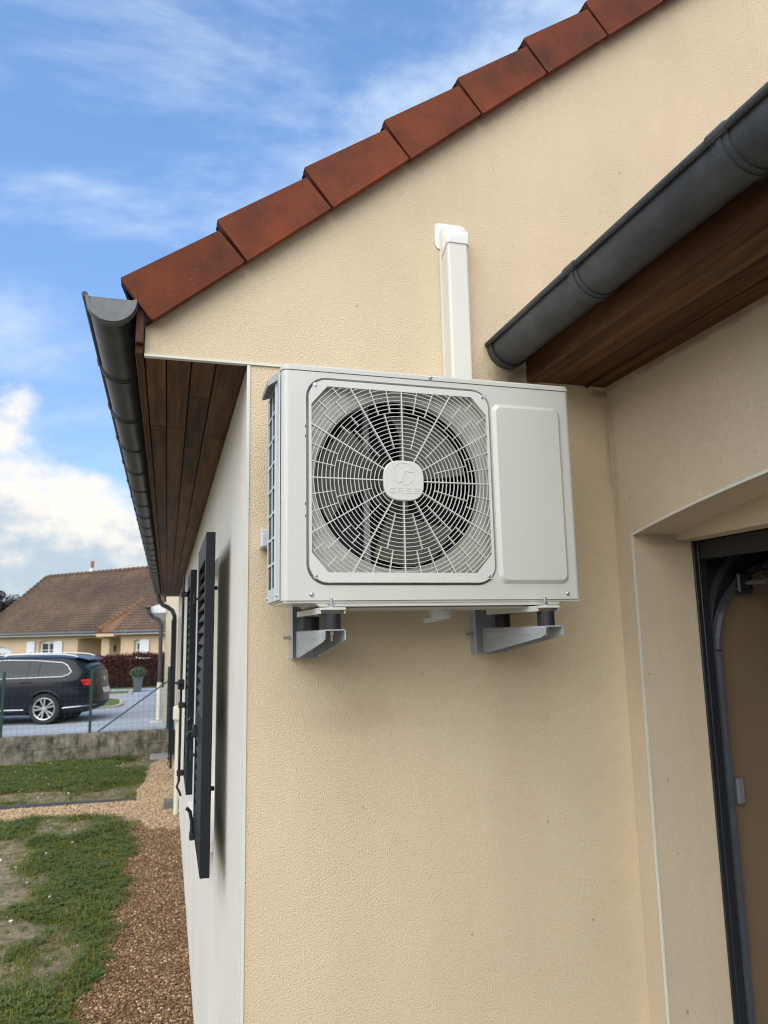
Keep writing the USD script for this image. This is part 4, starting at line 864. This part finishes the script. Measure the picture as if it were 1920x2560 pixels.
M_green = plain('green_fence_paint', (0.006, 0.040, 0.026), 0.45)
fe = thing('wire_fence', 'dark green wire mesh fence with slim posts on the low wall', 'fence', (-3.0, 13.2, ZP))
FO = np.array([-3.0, 13.2, ZP])
def fp_(n, m, smooth=False, **kw):
    if isinstance(m, list): m = join(m)
    v, f = vf(m); return part(n, (v - FO, f), M_green, fe, smooth=smooth, **kw)
for x in (-6.12, -4.60, -3.07, -1.555, -0.15):
    fp_('post', [box(x - 0.024, x + 0.024, 13.18, 13.22, 0.47, 1.645, 0.004), box(x - 0.026, x + 0.026, 13.178, 13.222, 1.640, 1.655, 0.004)])
fp_('brace', tube([[-1.42, 13.17, 0.485], [-0.16, 13.17, 1.385]], 0.014, 8), smooth=40)
fp_('mesh_wire', [tube([[x, 13.17, 0.50], [x, 13.17, 1.60]], 0.0016, 3, False) for x in np.arange(-6.3, -0.12, 0.1)] + [tube([[-6.3, 13.172, z], [-0.14, 13.172, z]], 0.0016, 3, False) for z in np.arange(0.52, 1.62, 0.1)], kind='stuff')

# ------------------------------------------------------------------ neighbour's forecourt
pave = sbox(-14, 13.31, 6, 26.4)
isl1 = Polygon([(-9, 18.2), (-2.05, 18.55), (-1.40, 19.05), (-1.28, 19.6), (-1.38, 21.3), (-1.97, 22.4), (-9, 22.0)])
isl2 = Polygon([(-9, 23.4), (-1.86, 23.35), (-1.27, 23.5), (-1.22, 24.9), (-9, 26.3)])
M_lawn = mat('neighbour_lawn', {'g': ('geometry', {}), 'n': ('noise_texture', {'scale': 9.0, 'detail': 6.0}), 'r': ('rgb_ramp', {'ramp': [(0.3, (0.045, 0.085, 0.018)), (0.7, (0.10, 0.15, 0.035))]}), 'b': ('bump', {'strength': 0.8, 'distance': 0.03}), 'p': ('principled_bsdf', {'roughness': 0.95})}, [('g.position', 'n.vector'), ('n.fac', 'r.fac'), ('r.color', 'p.base_color'), ('n.fac', 'b.height'), ('b.normal', 'p.normal')])
part('paving', along_z(pave, ZP - 0.1, ZP), M_pave, None, kind='structure')
M_kerb = plain('kerb_stone', (0.40, 0.36, 0.29), 0.9, var=0.15, vscale=8)
for isl in (isl1, isl2):
    part('kerb', along_z(isl.difference(isl.buffer(-0.11)), ZP - 0.05, ZP + 0.045), M_kerb, None, kind='structure')
    part('lawn_island', along_z(isl.buffer(-0.111), ZP - 0.05, ZP + 0.035), M_lawn, None, kind='structure')
part('lawn_verge', along_z(sbox(-12, 26.42, 4, 28.0), ZP - 0.05, ZP + 0.02), M_lawn, None, kind='structure')
# hedge
M_hedge = leafy('red_hedge_leaves', (0.065, 0.020, 0.014), (0.23, 0.055, 0.036), 0.25, 1.2)
M_hedge_g = leafy('green_hedge_leaves', (0.02, 0.035, 0.012), (0.06, 0.09, 0.03), 0.25, 1.2)
def leaf_cloud(P, size, r):
    n = len(P); a = r.normal(size=(n, 3)); a /= np.linalg.norm(a, axis=1)[:, None]; b = np.cross(a, r.normal(size=(n, 3))); b /= np.linalg.norm(b, axis=1)[:, None]
    s = (size*r.uniform(0.6, 1.3, n))[:, None]; w = s*0.45
    v = np.stack([P - a*s, P + b*w, P + a*s, P - b*w], 1).reshape(-1, 3); k = np.arange(n)[:, None]*4
    return v, np.concatenate([k + [0, 1, 2], k + [0, 2, 3]])
hd = thing('hedge', 'clipped dark red photinia hedge between the parked car and the far house', 'hedge', (-4, 27.2, ZP))
r = np.random.default_rng(4); n = 26000
hx = r.uniform(-11, 0.6, n); face = r.uniform(0, 1, n); top_z = 1.08 + 0.10*meshkit.noise(np.stack([hx*2.5, 0*hx, 0*hx], 1)) + 0.02*np.maximum(0, -hx - 3)
hy = np.where(face < 0.6, 26.85 + np.abs(r.normal(0, 0.07, n)) - 0.03*r.uniform(0, 1, n), r.uniform(26.85, 27.6, n)); hz_ = np.where(face < 0.6, top_z*r.uniform(0.02, 1, n), top_z + r.normal(0, 0.05, n))
HO = np.array([-4, 27.2, ZP]); P = np.stack([hx, hy, hz_ + ZP], 1) - HO
sel = (hx > -4.6 + r.normal(0, 0.5, n))
part('foliage', leaf_cloud(P[sel], 0.045, r), M_hedge, hd); part('foliage', leaf_cloud(P[~sel], 0.045, r), M_hedge_g, hd, label='green leaves of the hedge behind the car roof')
part('core', (box(-7, 4.5, -0.28, 0.4, 0.0, 1.02)[0], box(0, 1, 0, 1, 0, 1)[1]), plain('hedge_inside', (0.012, 0.008, 0.006), 0.95), hd)
# planter
pl_ = thing('planter', 'tall grey square tapered plant pot at the corner of the paved drive', 'plant pot', (-1.105, 24.65, ZP))
pot = m3.Manifold.hull_points(np.array([[sx*0.115, sy*0.115, 0] for sx in (-1, 1) for sy in (-1, 1)] + [[sx*0.17, sy*0.17, 0.50] for sx in (-1, 1) for sy in (-1, 1)], np.float32)) - m3.Manifold.hull_points(np.array([[sx*0.14, sy*0.14, 0.40] for sx in (-1, 1) for sy in (-1, 1)] + [[sx*0.152, sy*0.152, 0.55] for sx in (-1, 1) for sy in (-1, 1)], np.float32))
M_pot = plain('pot_grey', (0.085, 0.095, 0.105), 0.6)
part('pot', pot, M_pot, pl_); part('rim', mani(box(-0.178, 0.178, -0.178, 0.178, 0.47, 0.512, 0.006)) - mani(box(-0.15, 0.15, -0.15, 0.15, 0.4, 0.6)), M_pot, pl_); part('compost', box(-0.145, 0.145, -0.145, 0.145, 0.42, 0.47), M_dark, pl_)
ps = thing('potted_shrub', 'rounded grey green variegated shrub growing in the tall pot', 'shrub', (-1.105, 24.65, ZP + 0.47))
r = np.random.default_rng(9); n = 1800; d = r.normal(size=(n, 3)); d /= np.linalg.norm(d, axis=1)[:, None]; d *= (0.27*r.uniform(0.35, 1, n)**0.5)[:, None]; d = d*[1, 1, 0.72] + [0, 0, 0.16]
part('foliage', leaf_cloud(d[d[:, 2] > -0.03], 0.03, r), leafy('variegated', (0.06, 0.09, 0.05), (0.42, 0.44, 0.34), 0.2, 20.0), ps)
part('stem', [tube([[0, 0, -0.04], [0.02*math.cos(a), 0.02*math.sin(a), 0.08], [0.12*math.cos(a), 0.12*math.sin(a), 0.2]], 0.006, 5) for a in (0, 1.3, 2.5, 3.9, 5.2)], plain('bark', (0.06, 0.045, 0.03), 0.9), ps)

# neighbour's cream gable end with its downpipe, just beyond the house corner
nb = thing('neighbour_house', 'cream neighbouring house beyond the low wall with white eave and downpipe at its corner', 'house', (-0.27, 14.85, ZP))
NO = np.array([-0.27, 14.85, ZP])
def np_(n, m, mt, smooth=False, par=None):
    if isinstance(m, list): m = join(m)
    v, f = vf(m); return part(n, (v - NO, f), mt, par or nb, smooth=smooth)
M_nb = plain('neighbour_render', (0.62, 0.55, 0.42), 0.9, var=0.05)
np_('wall', along_y(Polygon([(-0.24, 0.30), (-0.24, 3.22), (4.6, 6.85), (9.4, 3.22), (9.4, 0.30)]), 14.85, 22.0), M_nb)
np_('eave_box', along_y(Polygon([(-0.56, 2.755), (-0.242, 2.755), (-0.242, 2.98), (-0.56, 2.88)]), 14.80, 22.0), M_white)
np_('roof', along_y(Polygon([(-0.30, 3.19), (4.6, 6.86), (9.9, 2.93), (9.9, 3.01), (4.6, 6.96), (-0.30, 3.27)]), 14.855, 22.1), M_roof)
A_ = np.radians(np.linspace(180, 360, 14)); gp2 = Polygon([(-0.628 + 0.062*math.cos(a), 2.90 + 0.062*math.sin(a)) for a in A_])
ng = holder('gutter', nb)
np_('gutter_section', along_y(gp2, 14.66, 22.0), M_zinc_light, True, ng)
np_('downpipe', [tube([[-0.60, 14.72, 2.86], [-0.59, 14.72, 2.76], [-0.50, 14.74, 2.66], [-0.38, 14.76, 2.60], [-0.335, 14.77, 2.50], [-0.335, 14.77, 1.27]], 0.042, 12)], M_zinc, 40)
np_('downpipe_shoe', [tube([[-0.335, 14.77, 1.275], [-0.335, 14.77, 0.50]], 0.050, 12), box(-0.50, -0.245, 14.68, 14.845, 0.44, 0.475, 0.006)], M_cream_pvc, 40)

# ------------------------------------------------------------------ far houses
FU = np.array([0.68630757, -0.72731143]); FN = np.array([0.72731143, 0.68630757]); FB = np.array([-8.91250817, 42.67339169])
FANG = math.atan2(FU[1], FU[0]); GZF = 0.03
fh = thing('far_house', 'distant cream bungalow with large brown tiled roof and white shutters behind the hedge', 'house', (FB[0], FB[1], GZF), FANG)
M_fw = plain('far_house_render', (0.60, 0.45, 0.295), 0.9, var=0.04, vscale=0.8)
M_ft = mat('brown_roof_tiles', {'tc': ('texture_coordinate', {}), 'g': ('geometry', {}), 'n': ('noise_texture', {'scale': 0.55, 'detail': 5.0, 'roughness': 0.6}), 'n2': ('noise_texture', {'scale': 7.0, 'detail': 3.0}), 'av': ('math', {'math_type': 'multiply_add', 'value2': 0.45, 'value3': 0.0}), 'ad': ('math', {'math_type': 'multiply_add', 'value2': 0.6}),
    'r': ('rgb_ramp', {'ramp': [(0.34, (0.055, 0.033, 0.024)), (0.52, (0.105, 0.064, 0.041)), (0.68, (0.180, 0.112, 0.060))]}), 'p': ('principled_bsdf', {'roughness': 0.85})},
    [('g.position', 'n.vector'), ('g.position', 'n2.vector'), ('n2.fac', 'av.value1'), ('n.fac', 'ad.value1'), ('av.value', 'ad.value3'), ('ad.value', 'r.fac'), ('r.color', 'p.base_color')])
M_ridge = plain('ridge_tiles_ochre', (0.16, 0.082, 0.038), 0.85, var=0.2, vscale=3)
M_shw = plain('white_shutters', (0.72, 0.74, 0.75), 0.5)
M_brick = plain('chimney_brick', (0.40, 0.12, 0.07), 0.8)
M_dglass = plain('dark_window_glass', (0.045, 0.055, 0.06), 0.08)
def wall_with(poly, y, d): return front(poly, y + d, d)
EZ = 2.36
wp = sbox(-1.2, 0, 24, EZ + 0.10)
def seg_arch(u0, u1, z0, zs, rise):
    return Polygon([(u0, z0)] + [(u0 + (u1 - u0)*t, zs + 4*rise*t*(1 - t)) for t in np.linspace(0, 1, 11)] + [(u1, z0)])
ops = {'w1': seg_arch(3.40, 4.68, 0.95, 2.08, 0.10), 'w2': seg_arch(10.52, 11.20, 0.95, 2.08, 0.05), 'ga': seg_arch(-1.0, 1.07, 0.0, 1.72, 0.18), 'po': seg_arch(6.48, 8.25, 0.0, 2.20, 0.07), 'pd': seg_arch(8.80, 9.62, 0.0, 2.20, 0.12)}
part('wall', wall_with(wp.difference(unary_union(list(ops.values()))), 0.0, 0.28), M_fw, fh)
part('back_wall', box(-1.2, 24, 7.2, 7.4, 0, EZ), M_fw, fh); part('end_wall', along_x(Polygon([(0.285, 0), (0.285, EZ + 0.1), (3.7, 5.8), (7.19, EZ + 0.1), (7.19, 0)]), -1.2, -1.0), M_fw, fh); 
part('porch_wall', [box(6.2, 9.9, 1.5, 1.6, 0, EZ), box(6.2, 6.47, 0.281, 1.49, 0, EZ), box(9.63, 9.9, 0.281, 1.49, 0, EZ)], M_fw, fh)
part('porch_ceiling', box(6.2, 9.9, 0.281, 1.6, EZ + 0.001, EZ + 0.05), M_white, fh)
part('entrance_door', box(8.82, 9.62, 1.44, 1.495, 0.05, 2.1), M_dark, fh)
part('wall_lamp', [box(7.42, 7.50, 1.44, 1.495, 1.75, 1.86), cyl((7.46, 1.36, 1.55), 0.06, 0.22, 'z', 6, 0.09), tube([[7.46, 1.45, 1.85], [7.46, 1.38, 1.90], [7.46, 1.36, 1.78]], 0.012, 5)], M_iron, fh)
part('garage_shutter', box(-1.0, 1.07, 0.12, 0.16, 0.0, 1.95), M_shw, fh)
def fwin(u0, u1, z0, z1):
    w = holder('window', fh); um = (u0 + u1)/2
    part('frame', mani(box(u0, u1, 0.14, 0.19, z0, z1)) - mani(box(u0 + 0.09, um - 0.05, 0.1, 0.25, z0 + 0.07, z1 - 0.16)) - mani(box(um + 0.05, u1 - 0.09, 0.1, 0.25, z0 + 0.07, z1 - 0.16)), M_white, w)
    for a, b in ((u0 + 0.09, um - 0.05), (um + 0.05, u1 - 0.09)):
        part('pane', box(a, b, 0.17, 0.18, z0 + 0.07, z1 - 0.16), M_dglass, w)
        for zz in np.linspace(z0 + 0.07, z1 - 0.16, 4)[1:-1]: part('glazing_bar', box(a, b, 0.155, 0.169, zz - 0.018, zz + 0.018), M_white, w)
        part('net_curtain', box(a + 0.0, b - 0.0, 0.20, 0.21, z0, z1), plain(free('/World/Looks/net_far').split('/')[-1], (0.3, 0.31, 0.31), 0.9), w)
fwin(3.40, 4.68, 0.95, 2.17); fwin(10.52, 11.20, 0.95, 2.12)
for u0, u1 in ((2.50, 3.16), (4.70, 5.38), (11.0, 11.62)):
    s = part('shutter', seg_arch(u0, u1, 0.92, 2.10, 0.05).intersection(sbox(u0, 0, u1, 3)) and front(seg_arch(u0, u1, 0.92, 2.10, 0.05), -0.045, 0.035), M_shw, fh)
    part('cross_bar', [box(u0 + 0.02, u1 - 0.02, -0.093, -0.0805, z, z + 0.09) for z in (1.15, 1.82)], M_shw, s)
for a, b in ((-1.4, 8.36), (9.60, 24)):
    part('fascia', box(a, b, -0.40, -0.37, EZ + 0.03, EZ + 0.13), M_white, fh); part('gutter', tube([[a, -0.46, EZ + 0.155], [b, -0.46, EZ + 0.155]], 0.055, 8), M_zinc_light, fh, smooth=40)
# roof: stepped tile courses, hipped at the left
RZ, RW = 5.95, 3.7                           # ridge height above ground and its distance behind the eave
courses = []
ncs = 26; E0 = np.array([-0.45, EZ + 0.10]); E1 = np.array([RW, RZ]); hip0, hip1 = -1.45, -1.45
for i in range(ncs):
    a, b = i/ncs, (i + 1.12)/ncs; pa, pb = E0 + (E1 - E0)*a, E0 + (E1 - E0)*min(b, 1.0); ua, ub = hip0 + (hip1 - hip0)*a, hip0 + (hip1 - hip0)*min(b, 1)
    V = [[ua, pa[0], pa[1] + 0.085], [24, pa[0], pa[1] + 0.085], [24, pb[0], pb[1] + 0.012], [ub, pb[0], pb[1] + 0.012], [ua, pa[0] + 0.01, pa[1] - 0.01], [24, pa[0] + 0.01, pa[1] - 0.01]]
    courses.append((np.array(V), np.array([[0, 1, 2], [0, 2, 3], [4, 5, 1], [4, 1, 0]])))
rf = part('roof', [along_x(Polygon([(E0[0], E0[1]), (RW, RZ - 0.002), (RW*2 + 0.45, E0[1])]), hip1 + 0.02, 23.9)], M_ft, fh)
part('tile_courses', courses, M_ft, rf, kind='stuff')
rgm = []
for u in np.arange(hip1, 24, 0.36):
    rgm.append(tube([[u, RW, RZ + 0.01], [u + 0.34, RW, RZ + 0.03]], [0.10, 0.12], 8))
part('ridge_tiles', rgm, M_ft, rf, kind='stuff')
vg = []
for i in range(20):
    a, b = i/20, (i + 1)/20; pa, pb = E0 + (E1 - E0)*a, E0 + (E1 - E0)*b
    vg.append(tube([[hip0, pa[0], pa[1] + 0.05], [hip0, pb[0], pb[1] + 0.02]], [0.12, 0.10], 8))
part('verge_tiles', vg, M_ft, rf, kind='stuff')
# small ochre gable roof over the porch pier
pr = m3.Manifold.hull_points(np.array([[8.30, -0.47, EZ + 0.13], [9.68, -0.47, EZ + 0.13], [8.99, -0.47, EZ + 0.60], [11.2, 2.1, 4.08], [11.3, 2.1, 4.08], [11.9, 2.1, 4.05]], np.float32))
CHX = 2.5
pa0, pb0 = np.array([8.62, -0.47, EZ + 0.16]), np.array([9.45, 1.5, 4.00])
part('porch_roof', [(np.array([[8.62, -0.49, EZ + 0.14], [9.55, -0.49, EZ + 0.14], [9.45, 1.5, 4.04], [8.64, -0.40, EZ + 0.32], [8.8, -0.3, EZ + 0.42], [9.5, 1.5, 4.10]]), np.array([[0, 1, 2], [0, 2, 3], [3, 2, 5], [3, 5, 4], [4, 5, 2], [1, 4, 5], [0, 3, 4], [0, 4, 1]]))], M_ridge, fh)
hipt = []
for i in range(11):
    a, b = pa0 + (pb0 - pa0)*i/11 + [0, 0, 0.10], pa0 + (pb0 - pa0)*(i + 1.05)/11 + [0, 0, 0.07]
    hipt.append(tube([a, b], [0.15, 0.12], 8))
part('hip_tiles', hipt, M_ridge, fh, smooth=30)
part('porch_eave', [box(8.36, 9.60, -0.44, -0.0005, EZ - 0.06, EZ + 0.12, 0.01)], M_fw, fh)
ch = part('chimney', box(CHX - 0.12, CHX + 0.12, RW - 0.05, RW + 0.19, RZ - 0.1, RZ + 0.28, 0.01), M_white, rf)
part('flue', [cyl((CHX, RW + 0.07, RZ + 0.28), 0.075, 0.16, 'z', 12), cyl((CHX, RW + 0.07, RZ + 0.44), 0.11, 0.05, 'z', 12), cyl((CHX, RW + 0.07, RZ + 0.49), 0.075, 0.12, 'z', 12), cyl((CHX, RW + 0.07, RZ + 0.61), 0.11, 0.05, 'z', 12), cyl((CHX, RW + 0.07, RZ + 0.66), 0.08, 0.06, 'z', 12)], M_brick, fh)
# a second house at the left edge: only its gable shows
sh_ = thing('gable_house', 'far house at the left edge showing a peach gable and brown verge', 'house', (-19.0, 84.0, 0))
part('wall', front(Polygon([(-16, 0), (-16, 2.6), (-7.0, 9.5), (2.1, 2.6), (2.1, 0)]), 8.0, 8.0), M_fw, sh_)
part('roof', front(Polygon([(-16.6, 2.3), (-7.0, 9.9), (2.8, 2.3), (2.8, 1.9), (-7.0, 9.45), (-16.6, 1.9)]), 8.5, 9.0), M_ridge, sh_)
# dark purple tree behind
tr = thing('plum_tree', 'dark purple leaved tree behind the far houses at the left edge', 'tree', (-25.6, 128.0, 0))
r = np.random.default_rng(17); n = 7000; C = []
for _ in range(26):
    c = np.array([r.normal(0, 1.7), r.normal(0, 1.7), r.uniform(5.2, 9.6)]); C.append((c, r.uniform(0.7, 1.5)))
P = np.concatenate([c + (lambda d: d/np.linalg.norm(d, axis=1)[:, None]*(s*r.uniform(0.5, 1, len(d))**0.5)[:, None])(r.normal(size=(n//26, 3))) for c, s in C])
part('crown', leaf_cloud(P, 0.16, r), leafy('plum_leaves', (0.018, 0.010, 0.014), (0.05, 0.022, 0.028), 0.2, 0.6), tr)
part('trunk', [tube([[0, 0, 0], [0.1, 0, 3], [0.3, 0.1, 6.0]], [0.28, 0.2, 0.1], 8)] + [tube([[0.1, 0, 3.2], [1.1*math.cos(a), 1.1*math.sin(a), 6.5]], [0.13, 0.04], 6) for a in (0.4, 2.4, 4.4)], plain('trunk_bark', (0.05, 0.04, 0.035), 0.9), tr)

# ------------------------------------------------------------------ the parked estate car
M_car = plain('midnight_car_paint', (0.006, 0.007, 0.012), 0.28, coat=0.12, spec=0.25)
M_cglass = plain('tinted_car_glass', (0.016, 0.022, 0.025), 0.06, spec=0.35)
M_chrome = plain('chrome_trim', (0.40, 0.41, 0.43), 0.25, metal=0.9)
M_tyre = plain('tyre_rubber', (0.014, 0.014, 0.015), 0.8)
M_rim = plain('alloy_rim', (0.50, 0.50, 0.50), 0.28, metal=0.8)
M_red = plain('red_lamp', (0.55, 0.006, 0.010), 0.15, coat=0.6)
M_red_b = plain('bright_red_lamp', (0.85, 0.03, 0.03), 0.2)
car = thing('parked_car', 'dark blue black estate car with chrome window trim parked behind the fence', 'car', (-2.687, 15.41, ZP), math.atan2(0.205, -0.979))
# local axes: +x forward (to the left of the picture), +y to the car's left?; the viewer's side is -ysgn
# the thing's rotation maps +x to (-0.979, 0.205); +y then points to (-0.205, -0.979), towards the viewer. The near side plane is y = 0.
HWD = 0.905                                   # half width; centre line at y = -HWD
def prof_z(z):
    """rear end, front end, half width at height z"""
    rz_ = np.interp(z, [0.20, 0.27, 0.40, 0.60, 0.78, 0.95, 1.06, 1.20, 1.32, 1.38, 1.42, 1.445], [-0.72, -0.90, -1.02, -1.05, -0.99, -0.97, -0.95, -0.83, -0.70, -0.58, -0.40, -0.10])
    fz = np.interp(z, [0.20, 0.40, 0.60, 0.72, 0.82, 0.90, 0.98, 1.10, 1.25, 1.36, 1.42, 1.445], [3.45, 3.62, 3.62, 3.55, 3.35, 2.90, 2.55, 2.25, 1.85, 1.50, 1.20, 0.9])
    w = np.interp(z, [0.20, 0.30, 0.45, 0.65, 0.80, 0.90, 0.95, 1.05, 1.20, 1.32, 1.38, 1.42, 1.445], [0.84, 0.885, 0.90, 0.905, 0.90, 0.89, 0.872, 0.83, 0.755, 0.685, 0.63, 0.52, 0.36])
    return rz_, fz, w
NP = 5.2
def half_w(s, z):
    a, b, w = prof_z(z); c, h = (a + b)/2, (b - a)/2; u = np.clip(np.abs((s - c)/h), 0, 1)
    return w*(1 - u**(NP*1.7))**(1/2.6)
zl = np.concatenate([np.linspace(0.20, 1.30, 45), np.linspace(1.32, 1.445, 12)])
NA = 200; V = []
for z in zl:
    a, b, w = prof_z(z); c, h = (a + b)/2, (b - a)/2
    t = np.linspace(0, 2*PI, NA, endpoint=False); ct, st_ = np.cos(t), np.sin(t)
    u = np.sign(ct)*(1 - (1 - np.abs(ct))**1.0)
    # superellipse |u|^p + |v|^q = 1
    uu = np.sign(ct)*np.abs(ct)**(2/(NP*1.7)); vv = np.sign(st_)*np.abs(st_)**(2/2.6)
    V.append(np.stack([c + h*uu, -HWD + w*vv, np.full(NA, z)], 1))
V = np.array(V); nz = len(zl); Vf = V.reshape(-1, 3); F = []
# wheel arches are cut out
WB, AR = 2.79, 0.365
for i in range(nz - 1):
    for j in range(NA):
        k = (j + 1) % NA; q_ = [i*NA + j, i*NA + k, (i+1)*NA + k, (i+1)*NA + j]; cc = Vf[q_].mean(0)
        if any((cc[0] - wx)**2 + (cc[2] - 0.325)**2 < AR**2 for wx in (0.0, WB)) and abs(cc[1] + HWD) > 0.5: continue
        F += [[q_[0], q_[1], q_[2]], [q_[0], q_[2], q_[3]]]
top = len(Vf); Vf = np.vstack([Vf, [V[-1][:, 0].mean(), -HWD, 1.452], [1.2, -HWD, 0.20]])
for j in range(NA):
    k = (j + 1) % NA; F += [[(nz-1)*NA + j, (nz-1)*NA + k, top], [k, j, top + 1]]
part('body', (Vf, np.array(F)), M_car, car, smooth=35)
for wx in (0.0, WB): part('wheel_housing', cyl((wx, -HWD - 0.60, 0.325), 0.40, 1.20, 'y', 24), M_dark, car)
for wx in (0.0, WB):
    for sg in (1, -1):
        th = np.linspace(math.radians(-15), math.radians(195), 26)
        part('arch_lip', tube([[wx + (AR + 0.012)*math.cos(a), -HWD + sg*(float(half_w(wx + AR*math.cos(a), max(0.325 + AR*math.sin(a), 0.21))) - 0.004), 0.325 + (AR + 0.012)*math.sin(a)] for a in th], 0.018, 6), M_car, car, smooth=40)
import shapely
def on_side(poly, off, sg=1, n=0.03):
    """a patch lying on the car's side, outlined by a polygon in (x, z)"""
    x0, z0, x1, z1 = poly.bounds; tv, tf = trimesh.creation.triangulate_polygon(poly.segmentize(0.05), engine='earcut')
    v, f = trimesh.remesh.subdivide_to_size(np.column_stack([tv, np.zeros(len(tv))]), np.asarray(tf), 0.08)
    y = np.array([float(half_w(a, b)) for a, b in v[:, :2]])
    return np.column_stack([v[:, 0], -HWD + sg*(y + off), v[:, 1]]), f
def side_line(pts, off, sg=1): return [[a, -HWD + sg*(float(half_w(a, b)) + off), b] for a, b in pts]
glass = Polygon([(2.05, 0.975), (2.0, 1.04), (1.60, 1.25), (1.3, 1.335), (0.9, 1.350), (0.3, 1.335), (-0.28, 1.282), (-0.40, 1.22), (-0.50, 1.09), (-0.46, 1.04), (-0.33, 0.995), (0.93, 0.972)])
for sg in (1, -1):
    for a, b in ((-0.6, 0.155), (0.185, 0.385), (0.40, 1.18), (1.24, 2.1)):
        g = glass.buffer(-0.012).intersection(sbox(a, 0, b, 2))
        part('side_window', on_side(g, 0.004, sg), M_cglass, car, smooth=True)
    rg = np.array(glass.buffer(0.004).segmentize(0.08).exterior.coords)
    part('window_trim', tube(side_line(rg, 0.006, sg), 0.011, 6), M_chrome, car, smooth=40)
    part('sill_trim', [tube(side_line([(x, 0.315) for x in np.linspace(0.42, 2.35, 12)], 0.006, sg), 0.014, 6), tube(side_line([(x, 0.335 - 0.075*(x + 0.36)*0.8) for x in np.linspace(-0.37, -0.95, 9)], 0.006, sg), 0.015, 6)], M_chrome, car, smooth=40)
    part('door_handle', tube(side_line([(0.52, 0.89), (0.40, 0.895), (0.30, 0.89)], 0.022, sg), 0.016, 6), M_car, car, smooth=40)
    part('door_gap', [tube(side_line([(0.17, 0.96), (0.24, 0.80), (0.33, 0.62), (0.42, 0.50)], 0.001, sg), 0.004, 4), tube(side_line([(1.20, 0.96), (1.19, 0.6), (1.18, 0.25)], 0.001, sg), 0.004, 4)], M_dark, car)
    part('tail_light', on_side(Polygon([(-0.70, 0.912), (-0.77, 0.79), (-0.95, 0.80), (-0.945, 0.93)]), 0.005, sg), M_red, car, smooth=True)
    part('light_strip', tube(side_line([(-0.73, 0.905), (-0.86, 0.895), (-0.80, 0.80), (-0.90, 0.80)], 0.007, sg), 0.013, 6), M_red_b, car, smooth=40)
    part('roof_rail', tube([[x, -HWD + sg*0.60, z] for x, z in ((1.5, 1.40), (1.3, 1.455), (0.5, 1.475), (-0.2, 1.462), (-0.48, 1.43), (-0.56, 1.395))], 0.013, 8), M_rim, car, smooth=40)
def on_rear(ys_, zs_, off):
    V, F = [], []
    for z in zs_:
        for y in ys_:
            a, b, w = prof_z(z); c, h = (a + b)/2, (b - a)/2; vv = min(abs(y)/w, 0.985)
            V.append([c - h*(1 - vv**2.6)**(1/(NP*1.7)) - off, -HWD + y, z])
    m = len(ys_)
    for i in range(len(zs_) - 1):
        for j in range(m - 1): F += [[i*m + j, i*m + j + 1, (i+1)*m + j + 1], [i*m + j, (i+1)*m + j + 1, (i+1)*m + j]]
    return np.array(V), np.array(F)
part('rear_window', on_rear(np.linspace(-0.60, 0.60, 13), np.linspace(1.03, 1.30, 7), 0.006), M_cglass, car, smooth=True)
part('spoiler', m3.Manifold.hull_points(np.array([[-0.50, -HWD - 0.58, 1.40], [-0.50, -HWD + 0.58, 1.40], [-0.79, -HWD - 0.56, 1.335], [-0.79, -HWD + 0.56, 1.335], [-0.77, -HWD - 0.56, 1.312], [-0.77, -HWD + 0.56, 1.312], [-0.5, -HWD, 1.43], [-0.80, -HWD, 1.345]], np.float32)), M_car, car, smooth=30)
part('number_plate', on_rear(np.linspace(-0.26, 0.26, 5), np.linspace(0.60, 0.71, 3), 0.012), plain('plate_grey', (0.45, 0.45, 0.44), 0.4), car)
part('rear_badge', xf(cyl((0, 0, 0), 0.055, 0.012, 'x', 20), None, (-0.988, -HWD, 0.90)), M_chrome, car)
part('rear_bumper', on_rear(np.linspace(-0.8, 0.8, 17), np.linspace(0.27, 0.40, 4), 0.010), plain('bumper_black', (0.012, 0.012, 0.013), 0.6), car, smooth=True)
for wx in (0.0, WB):
    for sg in (1, -1):
        yc = -HWD + sg*0.79
        Mw = np.array([[1, 0, 0], [0, 0, sg], [0, -sg, 0]], float) if sg > 0 else np.array([[1, 0, 0], [0, 0, -1], [0, 1, 0]], float)
        wh = holder('wheel', car)
        prof = [(0.225, -0.10), (0.26, -0.108), (0.305, -0.10), (0.325, -0.075), (0.328, 0.0), (0.325, 0.075), (0.305, 0.102), (0.265, 0.108), (0.232, 0.098), (0.222, 0.06)]
        part('tyre', lathe(prof, 44, Mw, (wx, yc, 0.328)), M_tyre, wh, smooth=40)
        part('rim', lathe([(0.222, -0.06), (0.212, 0.03), (0.216, 0.092), (0.232, 0.100), (0.226, 0.104), (0.208, 0.094)], 44, Mw, (wx, yc, 0.328)), M_rim, wh, smooth=40)
        part('brake_disc', lathe([(0.0, 0.0), (0.17, 0.0), (0.17, -0.02)], 24, Mw, (wx, yc, 0.328)), M_dark, wh)
        for k in range(10):
            a = 2*PI*k/10 + (0.10 if k % 2 else -0.10) + 0.2
            P = np.array([[0.045*math.cos(a + 0.25), 0.045*math.sin(a + 0.25), 0.085], [0.045*math.cos(a - 0.25), 0.045*math.sin(a - 0.25), 0.085], [0.213*math.cos(a + 0.085), 0.213*math.sin(a + 0.085), 0.092], [0.213*math.cos(a - 0.085), 0.213*math.sin(a - 0.085), 0.092]])
            P = np.vstack([P, P - [0, 0, 0.03]]); part('spoke', xf(m3.Manifold.hull_points(P.astype(np.float32)), Mw, (wx, yc, 0.328)), M_rim, wh)
        part('hub', lathe([(0.0, 0.098), (0.045, 0.096), (0.052, 0.085), (0.052, 0.05)], 20, Mw, (wx, yc, 0.328)), M_rim, wh, smooth=40)
